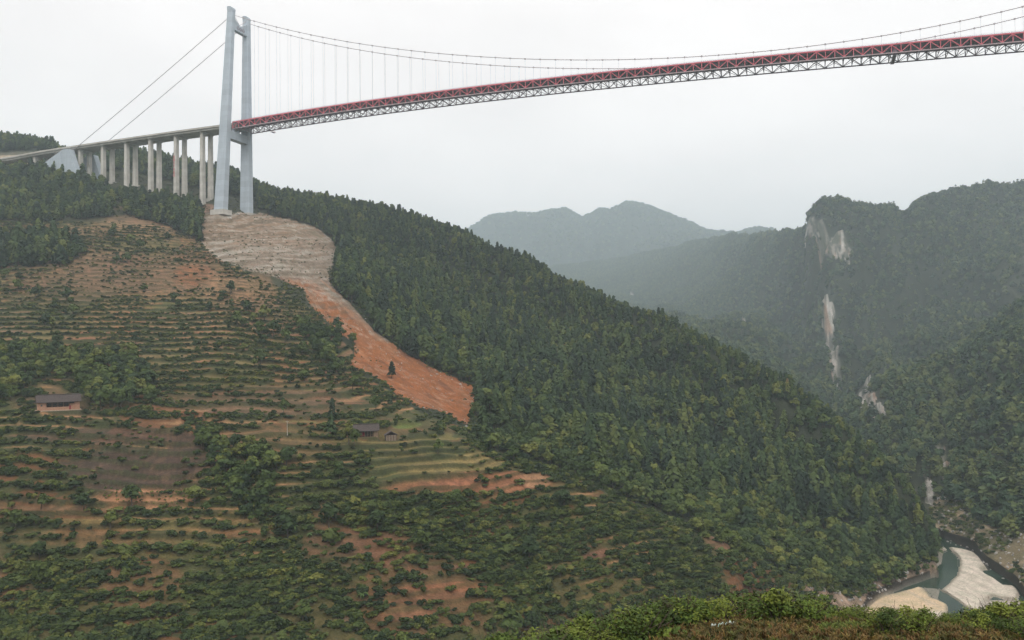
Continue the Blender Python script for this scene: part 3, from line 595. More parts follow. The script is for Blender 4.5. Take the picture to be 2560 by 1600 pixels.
def trunk(H, r, limbs=(), seed=0, n=5):
    B = MB(); B.tube([(0, 0, -1.0), (.05, .02, H * .5), (0, 0, H)], [r * 1.15, r * .75, r * .25], n)
    for (z, dx, dy, dz) in limbs: B.tube([(0, 0, z), (dx, dy, z + dz)], [r * .5, r * .15], 4)
    return B
def broad_lobes(seed, H, Rr, k=6):
    R = np.random.default_rng(seed); L_ = []
    for i in range(k):
        a = R.uniform(0, 6.28); q = R.uniform(.1, .62) * Rr; z = H * R.uniform(.42, .82)
        L_.append((q * math.cos(a), q * math.sin(a), z, Rr * R.uniform(.38, .6), H * R.uniform(.13, .2)))
    L_.append((0, 0, H * .82, Rr * .45, H * .16)); return L_

pines = []; broads = []; shrubs = []; fars = []; bushes = []
for s in range(5):
    q = pine_quads(s); t = trunk(9.5, .22); pines.append((q, t))
for s in range(5):
    lb = broad_lobes(50 + s, 8.0, 3.4); q = blob_quads(60 + s, lb, 34, .62)
    t = trunk(5.5, .25, [(2.5, 1.6, .4, 1.8), (3.0, -1.4, .8, 1.7), (3.2, .2, -1.5, 1.6)]); broads.append((q, t))
for s in range(6):
    R = np.random.default_rng(80 + s); lb = [(R.uniform(-.8, .8), R.uniform(-.8, .8), R.uniform(.5, 1.2), R.uniform(.5, .95), R.uniform(.4, .8)) for _ in range(5)]
    q = blob_quads(90 + s, lb, 20, .27); B = MB()
    for k in range(3): B.tube([(0, 0, -.3), (R.uniform(-.6, .6), R.uniform(-.6, .6), 1.2)], [.06, .02], 3)
    shrubs.append((q, B))
for s in range(3):
    lb = broad_lobes(150 + s, 8.0, 4.2, 5); fars.append(blob_quads(160 + s, lb, 9, 1.5))
for s in range(5):
    R = np.random.default_rng(200 + s); lb = []
    for k in range(9):
        a = R.uniform(0, 6.28); rr = R.uniform(0, .75); lb.append((rr * math.cos(a), rr * math.sin(a), R.uniform(.35, 1.15) - rr * .3, R.uniform(.25, .42), R.uniform(.2, .36)))
    q = []
    for (cx, cy, cz, rx, rz) in lb:
        for _ in range(62):
            d = R.normal(size=3); d /= np.linalg.norm(d)
            if d[2] < -.5: d[2] *= -1
            c = np.array([cx, cy, cz]) + d * np.array([rx, rx, rz]) * R.uniform(.6, 1.25)
            q.append(rand_quad(c, d * .6 + np.array([0, 0, .6]) + R.normal(size=3) * .5, .06, R, .5))
    B = MB()
    for k in range(7):
        a = R.uniform(0, 6.28); B.tube([(0, 0, -.2), (.25 * math.cos(a), .25 * math.sin(a), .6), (.7 * math.cos(a), .7 * math.sin(a), R.uniform(.9, 1.5))], [.03, .018, .006], 4)
    bushes.append((q, B))

def proto_mesh(name, qt, leaf, bark):
    q, t = qt; return quads_mesh(name, q, [leaf, bark], list(t.V), list(t.F))
def crown_mesh(name, q, leaf): return quads_mesh(name, q, [leaf])
def inst_collection(name, meshes):
    c = bpy.data.collections.new(name)
    for i, me in enumerate(meshes):
        o = bpy.data.objects.new(name + '_source', me); c.objects.link(o)
    return c
def scatter(name, P, scale, rotz, coll, label, cat, n_var):
    """one object of kind stuff: its points carry instances of a few plant meshes"""
    me = bpy.data.meshes.new(name + '_points'); me.vertices.add(len(P)); me.vertices.foreach_set('co', np.asarray(P, np.float32).ravel())
    a = me.attributes.new('plant_scale', 'FLOAT_VECTOR', 'POINT'); a.data.foreach_set('vector', np.asarray(scale, np.float32).ravel())
    a = me.attributes.new('plant_turn', 'FLOAT_VECTOR', 'POINT'); a.data.foreach_set('vector', np.asarray(rotz, np.float32).ravel())
    a = me.attributes.new('plant_kind', 'INT', 'POINT'); a.data.foreach_set('value', rng.integers(0, n_var, len(P)).astype(np.int32))
    o = link(name, me, kind='stuff', label=label, cat=cat)
    g = bpy.data.node_groups.new(name + '_nodes', 'GeometryNodeTree')
    g.interface.new_socket('Geometry', in_out='INPUT', socket_type='NodeSocketGeometry'); g.interface.new_socket('Geometry', in_out='OUTPUT', socket_type='NodeSocketGeometry')
    gi = g.nodes.new('NodeGroupInput'); go = g.nodes.new('NodeGroupOutput')
    ci = g.nodes.new('GeometryNodeCollectionInfo'); ci.inputs['Collection'].default_value = coll
    ci.inputs['Separate Children'].default_value = True; ci.inputs['Reset Children'].default_value = True
    ip = g.nodes.new('GeometryNodeInstanceOnPoints'); ip.inputs['Pick Instance'].default_value = True
    def attr(nm, ty):
        n = g.nodes.new('GeometryNodeInputNamedAttribute'); n.data_type = ty; n.inputs['Name'].default_value = nm; return n.outputs['Attribute']
    g.links.new(gi.outputs[0], ip.inputs['Points']); g.links.new(ci.outputs[0], ip.inputs['Instance'])
    g.links.new(attr('plant_kind', 'INT'), ip.inputs['Instance Index']); g.links.new(attr('plant_scale', 'FLOAT_VECTOR'), ip.inputs['Scale'])
    er = g.nodes.new('FunctionNodeEulerToRotation'); g.links.new(attr('plant_turn', 'FLOAT_VECTOR'), er.inputs[0]); g.links.new(er.outputs[0], ip.inputs['Rotation'])
    g.links.new(ip.outputs[0], go.inputs[0])
    md = o.modifiers.new('scatter', 'NODES'); md.node_group = g
    return o

# ---- where plants stand
dA = np.zeros((NS, NA)); e1 = TP[1:, :-1] - TP[:-1, :-1]; e2 = TP[:-1, 1:] - TP[:-1, :-1]
dA[:-1, :-1] = np.abs(e1[..., 0] * e2[..., 1] - e1[..., 1] * e2[..., 0])         # plan area of the cell
def pick(dens, maxn):
    w = (dA * dens).ravel(); tot = w.sum(); n = int(min(maxn, tot)); 
    c = np.cumsum(w); k = np.searchsorted(c, rng.random(n) * c[-1]); i = np.minimum(k // NA, NS - 2); j = np.minimum(k % NA, NA - 2)
    a = rng.random((n, 1)); b_ = rng.random((n, 1))
    P = (TP[i, j] * (1 - a) + TP[i + 1, j] * a) * (1 - b_) + (TP[i, j + 1] * (1 - a) + TP[i + 1, j + 1] * a) * b_
    print('scatter', n, 'of', int(tot)); return P, i, j
no_veg = slide | flat | cl | (river_area > .3)
for (pu, pv, w, h) in ((150, 1020, 62, 20), (925, 1094, 70, 24)):     # house yards
    no_veg |= (np.abs(U0 - pu) < w) & (V0 > pv - h) & (V0 < pv + h) & (SS > K['low']) & (SS < K['foot'])
tall_off = inpoly(U0, V0, [(845, 860), (905, 870), (1000, 930), (1165, 1066), (1230, 1030), (1240, 1060), (1180, 1110), (1040, 1075), (930, 1010), (850, 950)])
no_veg |= (np.abs(U0 - 20) < 130) & (V0 > 380) & (V0 < 425) & (SS > K['piers'] - .2) & (SS < K['ridge'])
notw = ~no_veg
patch_bare = np.zeros_like(PZ)
for (pu, pv, w, h, c_, st) in patches:
    d = ((U0 - pu) / w) ** 2 + ((V0 - pv) / h) ** 2 + .4 * n2; patch_bare = np.maximum(patch_bare, (1 - sstep(.7, 1.2, d)) * st)
fade_r = 1.0
# pines
edge_zone = sstep(0, 1, (V0 - np.interp(U0, [850, 1000, 1190, 1400, 1600, 1800, 2000, 2200, 2340], [760, 880, 1000, 1100, 1180, 1240, 1290, 1330, 1400])) / 40)
right_of = U0 > np.interp(V0, [530, 560, 612, 720, 815, 872, 945, 1020, 1068, 1100], [650, 745, 842, 832, 925, 1000, 1150, 1203, 1178, 1185])
pine_reg = ((SS > K['near_dip'] + .2) & (SS < K['behind']) & ~T_ & right_of & (U0 > 640) & (U0 < 2352)).astype(float) * (1 - .93 * edge_zone)
pine_reg = np.maximum(pine_reg, ((SS > K['piers'] + .25) & (SS < K['behind'])) * 1.0)
topleft = (inpoly(U0, V0, [(-400, 548), (-400, 430), (80, 432), (250, 468), (300, 500), (270, 545), (120, 560)]) | inpoly(U0, V0, [(300, 490), (460, 498), (508, 540), (500, 600), (400, 560), (310, 540)]) | inpoly(U0, V0, [(-400, 690), (-400, 600), (120, 600), (215, 640), (160, 670)])) & (SS > K['foot']) & (SS < K['piers'] + .35)
pine_reg = np.maximum(pine_reg, topleft * .9)
pier_gap = (U0 > 170) & (U0 < 640) & (SS > K['piers'] - .12) & (SS < K['piers'] + .3)
pine_reg *= ~pier_gap
gapn = sstep(-.75, -.35, fbm(PX / 30, PY / 30, 131, 3))
pine_d = pine_reg * notw * vis_h(18) * .040 * gapn
P_p, ip_, jp_ = pick(pine_d * ~tall_off, 60000)
# broadleaf trees
br = ((SS > K['near_crest']) & (SS < K['ridge']) & ~T_ & (U0 > 835) & (U0 < 2352)) * (edge_zone * .055 + .012)
left_woods = [[(-400, 1010), (-400, 870), (100, 880), (330, 900), (400, 1000), (330, 1030), (200, 1000), (190, 960), (80, 955), (60, 1010)], [(740, 810), (860, 850), (900, 930), (820, 940), (760, 860)], [(480, 1060), (560, 1110), (700, 1160), (640, 1330), (560, 1230), (510, 1150)]]
lw = np.zeros(PZ.shape, bool)
for q in left_woods: lw |= inpoly(U0, V0, q)
lw &= (SS > K['low']) & (SS < K['mid'])
br = np.maximum(br, lw * .05) + T_ * .0012 * (1 - patch_bare)
br = np.maximum(br, topleft * .02)
P_b, ib_, jb_ = pick(br * ~tall_off * notw * vis_h(10) * .8, 30000)
# shrubs over the farmed slope and the lower banks
sh_n = sstep(-.25, .25, fbm(PX / 26, PY / 26, 141, 3))
dense_low = sstep(1360, 1420, V0) * (V0 < 1700) * .6
dense_c = (inpoly(U0, V0, [(780, 1260), (960, 1225), (1400, 1240), (1560, 1260), (1900, 1420), (1700, 1420), (1450, 1440), (1100, 1440), (900, 1340)])) * 1.0
up_ = 1 - sstep(1180, 1300, V0)
sh = T_ * (.008 + .02 * sstep(900, 1000, V0) + .12 * sh_n * (1 - .9 * up_) * (1 - .5 * edge) + (.62 - .34 * sstep(1280, 1360, V0)) * riser * sstep(-.5, -.05, fbm(PX / 34, PY / 34, 143, 2)) + .55 * dense_low * sstep(-.2, .2, fbm(PX / 30, PY / 30, 145, 3)) + .34 * dense_c + .25 * gully)
sh = sh * (1 - .5 * soiln) * (1 - .85 * patch_bare) * (1 - .93 * edge) * (1 - .5 * tread * sstep(-.1, .2, fbm(PX / 48, PY / 48, 147, 2)))
crestband = (SS > K['near_crest'] - .12) & (SS < K['near_dip']) & (U0 > 1160) & (U0 < 2150)
sh = np.maximum(sh, crestband * .22)
sh = np.maximum(sh, ((SS >= K['near_dip']) & (SS < K['mid']) & (U0 > 700) & (U0 < 2345) & ~T_) * (.05 + .06 * sh_n) * (1 - .8 * patch_bare))
sh = np.maximum(sh, ((SS > K['mid']) & (SS < K['piers'] + .3) & (U0 < 700)) * .035)
sh = np.maximum(sh, ((SS > K['bank_step']) & (SS < K['bank_top'] + .3) & (U0 > 2325)) * .09 * sstep(-.1, .3, n1 + .2))
sh = np.maximum(sh, bank_l * .02)
P_s, is_, js_ = pick(sh * notw * vis_h(3), 110000)
slf = slide.astype(float)
for _ in range(7): slf[1:-1, 1:-1] = (slf[1:-1, 1:-1] * 2 + slf[:-2, 1:-1] + slf[2:, 1:-1] + slf[1:-1, :-2] + slf[1:-1, 2:]) / 6
border = np.clip(1 - np.abs(slf - .62) / .38, 0, 1) * slide
P_sl, isl, jsl = pick(slide * border * .22 * (V0 > 640) * sstep(-.2, .2, n2) * vis_h(3) + slide * .016 * sstep(-.1, .3, n1) * vis_h(3), 2500)
# right-hand mountain and the far range
rt = ((SS > K['bank_top'] + .05) & (SS < K['far_dip'])) * sstep(1150, 1250, U0)
P_r, ir_, jr_ = pick(rt * ~cl * (1 - .75 * (patch_bare > .42) * sstep(-.2, .3, n2 + n1)) * vis_h(8) * .019, 80000)
ft = (SS >= K['far_dip'] - .3) & (SS < K['back'] - .5)
P_f, if_, jf_ = pick(ft * vis_h(10) * .0016 * (U0 > 1050) * (U0 < 2100), 30000)

def arr(P, lo, hi, tall=.15):
    n = len(P); s = rng.uniform(lo, hi, n); s *= 1 + .25 * fbm(P[:, 0] / 40, P[:, 1] / 40, 151, 2)
    sx = s * rng.uniform(.85, 1.2, n); return np.stack([sx, sx * rng.uniform(.9, 1.1, n), s * rng.uniform(1 - tall, 1 + tall, n)], 1), np.stack([rng.normal(0, .05, n), rng.normal(0, .05, n), rng.uniform(0, 6.28, n)], 1)
def split_largest(P, Sc, Rt, hgt, nmax, inside=True):
    u, v, D = proj(P + np.array([0, 0, hgt * .5])); size = Sc[:, 2] * hgt / D * FPX
    ok = (u > 10) & (u < 2550) & (v > 10) & (v < 1560); sc_ = np.where(ok, size, -1); o = np.argsort(-sc_)[:nmax]
    m_ = np.zeros(len(P), bool); m_[o] = True; m_ &= ok; return m_
def plant_group(P, Sc, Rt, m_, name, label, cat, group, crowns, stems, cn, tn):
    """each plant a thing of its own: an Empty at its foot with a crown and a stem"""
    for p_, s_, r_ in zip(P[m_], Sc[m_], Rt[m_]):
        k = random.randrange(len(crowns)); e = empty(name, p_.tolist(), label, cat, group)
        e.rotation_euler = r_.tolist(); e.scale = s_.tolist()
        link(cn, crowns[k], e); link(tn, stems[k], e)

def build_plants():
    pc = [crown_mesh('pine_crown', q, M['pine']) for q, t in pines]; pt = [t.mesh('pine_trunk', [M['bark']]) for q, t in pines]
    bc = [crown_mesh('tree_crown', q, M['broad']) for q, t in broads]; bt = [t.mesh('tree_trunk', [M['bark']]) for q, t in broads]
    scn = [crown_mesh('shrub_crown', q, M['shrub']) for q, t in shrubs]; st = [t.mesh('shrub_stems', [M['bark']]) for q, t in shrubs]
    pm = inst_collection('pine', [proto_mesh('pine', p, M['pine'], M['bark']) for p in pines] + [proto_mesh('forest_broadleaf', p, M['broad'], M['bark']) for p in broads[:2]])
    bmc = inst_collection('broadleaf', [proto_mesh('broadleaf', p, M['broad'], M['bark']) for p in broads])
    smc = inst_collection('shrub', [proto_mesh('shrub', p, M['shrub'], M['bark']) for p in shrubs])
    rmc = inst_collection('mountain_tree', [quads_mesh('mountain_tree', blob_quads(300 + s, broad_lobes(310 + s, 8, 3.6, 4), 16, 1.0), [M['farleaf']]) for s in range(3)]
                          + [quads_mesh('mountain_pine', pine_quads(320 + s, 10, 7, 5), [M['farleaf']]) for s in range(2)])
    fmc = inst_collection('far_clump', [quads_mesh('far_clump', q, [M['farleaf']]) for q in fars])
    S_, R__ = arr(P_p, .7, 1.8, .3); S_ *= np.interp(ip_ * 0 + SS[ip_, jp_], [K['foot'], K['piers'], K['ridge'] - .3, K['ridge']], [1.1, 1.0, .8, .66])[:, None]; m_ = split_largest(P_p, S_, R__, 10, 300)
    plant_group(P_p, S_, R__, m_, 'pine_tree', 'dark green conical pine among the nearest, largest trees low on the forested ridge', 'pine tree', 'pines standing lowest on the forested ridge', pc, pt, 'crown', 'trunk')
    scatter('pine_forest', P_p[~m_], S_[~m_], R__[~m_], pm, 'dense dark pine forest covering the ridge behind the landslide', 'forest', 7)
    S_, R__ = arr(P_b, .6, 1.35); m_ = split_largest(P_b, S_, R__, 8, 240)
    low = (P_b[:, 2] < C[2] - 30)
    plant_group(P_b, S_, R__, m_, 'broadleaf_tree', 'round green broadleaf tree growing among scrub on the lower hillside', 'tree', 'broadleaf trees on the lower hillside', bc, bt, 'crown', 'trunk')
    scatter('broadleaf_wood', P_b[~m_], S_[~m_], R__[~m_], bmc, 'mixed green broadleaf wood along the foot of the pine forest', 'wood', 5)
    S_, R__ = arr(P_s, .4, 1.2, .3); S_ *= np.interp(proj(P_s)[1], [900, 1400], [.85, 1.35])[:, None]; S_ *= np.where(rng.random(len(S_)) < .06, 1.5, 1)[:, None]; S_ *= np.stack([rng.uniform(.9, 1.7, len(S_)), rng.uniform(.8, 1.3, len(S_)), rng.uniform(.55, 1.15, len(S_))], 1); m_ = split_largest(P_s, S_, R__, 2, 290)
    plant_group(P_s, S_, R__, m_, 'shrub', 'large dark green shrub on the terraced slope at the bottom of the valley', 'shrub', 'large shrubs on the lowest terraces', scn, st, 'foliage', 'stem')
    scatter('hillside_scrub', P_s[~m_], S_[~m_], R__[~m_], smc, 'low green scrub lining the terrace walls and banks', 'scrub', 6)
    S_, R__ = arr(P_sl, .3, .7, .3)
    scatter('landslide_scrub', P_sl, S_, R__, smc, 'sparse small shrubs growing back on the landslide', 'scrub', 6)
    S_, R__ = arr(P_r, .9, 2.0)
    scatter('mountain_forest', P_r, S_, R__, rmc, 'hazy green forest on the mountain across the gorge', 'forest', 5)
    S_, R__ = arr(P_f, 2.2, 3.4)
    scatter('far_forest', P_f, S_, R__, fmc, 'blue-grey wooded slopes of the farthest mountains', 'forest', 3)
build_plants()
# ------------------------------------------------------------------ suspension bridge
DXP = [6.12797962777267e-07, -6.142031839882345e-05, 0.0013791902302403263, 0.023027036380050013, -0.8344630177437027, 3.538856868873545]
CZP = [0.025947809656856325, -0.3596370970745286, 4.68191003149552, -38.67351595463763, 108.15185963639081]
TZP = [0.04748980471724131, -1.0224535570237658, 3.894758878598989, -1.6019410364341236]
def XK(k): return 15.2 * k + float(np.polyval(DXP, min(k, 48.0)))
def ztop(x): return float(np.polyval(TZP, x / 100))
def zcab(x): return float(np.polyval(CZP, x / 100))
HT = 7.3; WY = 13.5; KEND = 60; TX = -26.0
unit = MB(); unit.box(-.5, .5, -.5, .5, -.5, .5)
def unit_mesh(name, mt): return unit.mesh(name, [mt])
def member(name, me, a, b, w, h, parent, ref=None):
    a = Vector(a); b = Vector(b); d = b - a; ln = d.length; d.normalize()
    up = Vector((0, 0, 1)) if abs(d.z) < .95 else Vector((0, 1, 0))
    r = up.cross(d).normalized(); q = d.cross(r).normalized()
    o = bpy.data.objects.new(name, me); COL.objects.link(o); o.parent = parent
    mm = Matrix(((d.x * ln, r.x * w, q.x * h, 0), (d.y * ln, r.y * w, q.y * h, 0), (d.z * ln, r.z * w, q.z * h, 0), (0, 0, 0, 1)))
    c = (a + b) / 2 - (parent.location if parent is not None else Vector()); mm.translation = c
    o.matrix_basis = mm; return o
def build_bridge():
    root = empty('suspension_bridge', (0, 0, 0), 'long red steel truss suspension bridge spanning high above the valley', 'bridge')
    nodes = [k / 2 for k in range(-4, KEND * 2 + 1)]; xs = [XK(k) if k > -2 else TX for k in nodes]
    ured, ust, uha = unit_mesh('truss_member_red', M['red']), unit_mesh('truss_member_shade_tinted', M['steel']), unit_mesh('hanger_rope', M['hanger'])
    for s in (-1, 1):
        um = ured if s < 0 else ust  # far side is red paint too, its shade carried in the colour
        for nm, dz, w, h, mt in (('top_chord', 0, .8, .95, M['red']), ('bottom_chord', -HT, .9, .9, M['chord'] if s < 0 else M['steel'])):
            B = MB()
            for i in range(len(xs) - 1):
                B.beam((xs[i], s * WY, ztop(xs[i]) + dz - .45), (xs[i + 1], s * WY, ztop(xs[i + 1]) + dz - .45), w, h)
            link(nm, B.mesh(nm, [mt]), root)
        for i, (k, x) in enumerate(zip(nodes, xs)):
            z = ztop(x); ev = (i % 2 == 0)
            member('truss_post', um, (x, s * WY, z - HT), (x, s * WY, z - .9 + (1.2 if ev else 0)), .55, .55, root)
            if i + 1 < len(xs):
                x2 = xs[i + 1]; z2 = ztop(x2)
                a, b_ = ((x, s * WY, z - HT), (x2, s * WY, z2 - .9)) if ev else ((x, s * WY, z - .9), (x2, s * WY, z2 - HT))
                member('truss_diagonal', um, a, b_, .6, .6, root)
            if ev and k >= -1 and k <= KEND:
                zc = zcab(x)
                if zc - z > 1.5: member('hanger', uha, (x, s * WY, z + .2), (x, s * WY, zc), .17, .17, root)
    for i, x in enumerate(xs):
        z = ztop(x)
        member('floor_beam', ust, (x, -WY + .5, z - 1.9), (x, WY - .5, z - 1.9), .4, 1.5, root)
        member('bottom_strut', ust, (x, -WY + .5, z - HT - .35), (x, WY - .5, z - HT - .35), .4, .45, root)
        if i + 1 < len(xs):
            x2 = xs[i + 1]; z2 = ztop(x2); a, b_ = (-WY, 0) if i % 2 == 0 else (0, -WY)
            for sg in (1, -1):
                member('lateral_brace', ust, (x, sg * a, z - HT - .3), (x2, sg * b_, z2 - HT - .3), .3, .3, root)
    B = MB()
    for i, x in enumerate(xs):       # sway frames and stringers, too fine to tell apart
        z = ztop(x)
        for sg in (-1, 1): B.beam((x, sg * 12.8, z - HT), (x, sg * 5.5, z - 2.4), .25, .25)
        B.beam((x, -5.5, z - 2.6), (x, 0, z - HT + .1), .25, .25); B.beam((x, 5.5, z - 2.6), (x, 0, z - HT + .1), .25, .25)
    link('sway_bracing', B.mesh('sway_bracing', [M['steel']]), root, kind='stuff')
    D = MB(); Rl = [MB(), MB()]
    for i in range(len(xs) - 1):
        x, x2 = xs[i], xs[i + 1]; z, z2 = ztop(x), ztop(x2)
        D.frustum([(x, -12.9, z - 1.0), (x, -12.9, z + .55), (x, 12.9, z + .55), (x, 12.9, z - 1.0)], [(x2, -12.9, z2 - 1.0), (x2, -12.9, z2 + .55), (x2, 12.9, z2 + .55), (x2, 12.9, z2 - 1.0)])
        for q, s in enumerate((-1, 1)):
            for hgt in (1.0, 1.5): Rl[q].beam((x, s * 12.7, z + hgt), (x2, s * 12.7, z2 + hgt), .1, .12)
            Rl[q].beam((x, s * 12.7, z + .55), (x, s * 12.7, z + 1.55), .12, .12)
    link('deck', D.mesh('deck', [M['deck']]), root)
    for q in (0, 1): link('railing', Rl[q].mesh('railing', [M['cable']]), root)
    for s in (-1, 1):
        pts = [(TX + .5, s * WY, zcab(TX) + .2)] + [(XK(k / 2), s * WY, zcab(XK(k / 2))) for k in range(-3, KEND * 2 + 1)]
        B = MB(); B.tube(pts, .36, 6); c = link('main_cable', B.mesh('main_cable', [M['cable']], True), root)
        B = MB()
        for k in range(-1, KEND + 1):
            x = XK(k); B.beam((x - .7, s * WY, zcab(x - .7)), (x + .7, s * WY, zcab(x + .7)), 1.15, 1.25)
        link('cable_clamps', B.mesh('cable_clamps', [M['cable']]), c, kind='stuff')
        B = MB(); x1 = -262.0; pts = []
        for i in range(13):
            t = i / 12; x = TX + (x1 - TX) * t; zz = zcab(TX) + (-15.5 - zcab(TX)) * t - 5.0 * t * (1 - t)
            pts.append((x, s * WY, zz))
        B.tube(pts, .36, 6); link('back_cable', B.mesh('back_cable', [M['cable']], True), root)
def build_travellers():
    for (x, y0, y1, nm, lab) in ((649, -13, 13, 'inspection_gantry', 'dark inspection gantry hung inside the bottom of the truss far from the tower'),
                                 (6, 13.8, 19.5, 'inspection_gantry', 'small inspection gantry sticking out under the truss beside the tower')):
        e = empty(nm, (x, 0, ztop(x) - HT - .9), lab, 'gantry', 'inspection gantries under the deck')
        B = MB(); B.box(-1.4, 1.4, y0, y1, -1.2, -.9); link('platform', B.mesh('platform', [M['steel']]), e)
        for xx in (-1.4, 1.4):
            B = MB(); B.beam((xx, y0, 0), (xx, y1, 0), .2, .2)
            n = max(2, int((y1 - y0) / 3))
            for i in range(n + 1):
                y = y0 + (y1 - y0) * i / n; B.beam((xx, y, -1.0), (xx, y, .1 if abs(x) < 50 else 3.5 * (i % n == 0) + .1), .25, .25)
            link('frame', B.mesh('gantry_frame', [M['red'] if x < 50 else M['steel']]), e)
        if x > 50:
            for yy in (-12.5, -11.5):
                B = MB(); B.box(-1.2, 1.2, yy - .5, yy + .5, 0.1, 6.0); link('ladder_cage', B.mesh('ladder_cage', [M['steel']]), e)
def ring(cx, cy, z, wx, wy, ch):
    a, b = wx / 2, wy / 2
    return [(cx - a + ch, cy - b, z), (cx + a - ch, cy - b, z), (cx + a, cy - b + ch, z), (cx + a, cy + b - ch, z), (cx + a - ch, cy + b, z), (cx - a + ch, cy + b, z), (cx - a, cy + b - ch, z), (cx - a, cy - b + ch, z)]
LEG = {-1: ((TX, -34.0, -107.5), (TX, -14.8, 122.0)), 1: ((TX, 10.5, -105.0), (TX, 12.3, 121.0))}
def leg_at(s, z):
    b, t = LEG[s]; q = (z - b[2]) / (t[2] - b[2]); return b[1] + (t[1] - b[1]) * q, 12.3 + (7.4 - 12.3) * q, 9.4 + (6.0 - 9.4) * q
def build_tower():
    e = empty('bridge_tower', (0, 0, 0), 'tall tapering pale blue-grey concrete bridge tower with two inclined legs', 'tower')
    for s in (-1, 1):
        B = MB(); b, t = LEG[s]; zs = [b[2], -60, -14, 40, 90, t[2]]
        for z0, z1 in zip(zs[:-1], zs[1:]):
            y0, wx0, wy0 = leg_at(s, z0); y1, wx1, wy1 = leg_at(s, z1)
            B.frustum(ring(TX, y0, z0, wx0, wy0, .7), ring(TX, y1, z1, wx1, wy1, .7 - .002))
        # recessed strip down the two river-side faces, and a groove line each 30 m
        leg = link('leg', B.mesh('leg', [M['paint']]), e)
        y1, wx1, wy1 = leg_at(s, t[2])
        B = MB(); prof = [(-3.6, 0), (3.7, 0), (3.7, 1.0), (3.1, 2.6), (2.0, 3.8), (.6, 4.5), (-1.2, 4.8), (-3.6, 4.8)]
        B.frustum([(TX + px, y1 - wy1 / 2 + .05, t[2] + pz) for px, pz in prof][::-1], [(TX + px, y1 + wy1 / 2 - .05, t[2] + pz) for px, pz in prof][::-1])
        link('saddle_housing', B.mesh('saddle_housing', [M['paint']]), leg)
        yb, wxb, wyb = leg_at(s, b[2] + 1)
        B = MB(); B.box(TX - 8.5, TX + 9, yb - 7, yb + 7, b[2] - 3, b[2] + 2.6); link('footing', B.mesh('footing', [M['concrete']]), leg)
    ya, wa, ha = leg_at(-1, -18); yb, wb_, hb = leg_at(1, -18)
    B = MB(); B.frustum([(TX - 4.0, ya + ha / 2 - .4, -23.5), (TX + 4.0, ya + ha / 2 - .4, -23.5), (TX + 4.0, ya + ha / 2 - .4, -14.6), (TX - 4.0, ya + ha / 2 - .4, -14.6)], [(TX - 4.0, yb - hb / 2 + .4, -23.5), (TX + 4.0, yb - hb / 2 + .4, -23.5), (TX + 4.0, yb - hb / 2 + .4, -14.6), (TX - 4.0, yb - hb / 2 + .4, -14.6)])
    link('crossbeam', B.mesh('crossbeam', [M['paint']]), e)
    for yy in (-12, -4, 5):
        B = MB(); B.box(TX - 1.6, TX + 1.6, yy - 1, yy + 1, -14.6, -11.0); link('bearing_block', B.mesh('bearing_block', [M['paint']]), e)
    ya, wa, ha = leg_at(-1, 106); yb, wb_, hb = leg_at(1, 106); y0 = ya + ha / 2 - .3; y1 = yb - hb / 2 + .3; ym = (y0 + y1) / 2
    B = MB()
    pr = [(y0, 101.5), (y1, 101.5), (y1, 115.5), (y1 - 2.6, 113.0), (ym + 1.5, 108.8), (ym - 1.5, 108.8), (y0 + 2.6, 113.0), (y0, 115.5)]
    B.frustum([(TX - 2.6, a, b_) for a, b_ in pr], [(TX + 2.6, a, b_) for a, b_ in pr]); ub = link('upper_crossbeam', B.mesh('upper_crossbeam', [M['paint']]), e)
    for cy in (ym - 4.6, ym, ym + 4.6):     # raised diamond ornament
        B = MB(); r1, r2 = 2.1, 1.3
        for (q0, q1) in (((0, 1), (1, 0)), ((1, 0), (0, -1)), ((0, -1), (-1, 0)), ((-1, 0), (0, 1))):
            B.beam((TX + 2.75, cy + q0[0] * r1, 105.2 + q0[1] * r1), (TX + 2.75, cy + q1[0] * r1, 105.2 + q1[1] * r1), .4, .4)
        link('diamond_ornament', B.mesh('diamond_ornament', [M['steel']]), ub)
    for (ya_, za, yb_, zb_) in ((y0 - 1.5, 121, ym, 110.2), (y1 + 1.5, 120, ym + .6, 110.2)):
        B = MB(); B.beam((TX + 1, ya_, za), (TX + 1, yb_, zb_), .45, .45); link('brace', B.mesh('brace', [M['cable']]), e)
    return e
def zroad(x): return float(np.interp(x, [-420, -356, -307, -246, -167, -103, -20], [-13.4, -10.8, -8.4, -6.8, -5.3, -4.3, -3.6]))
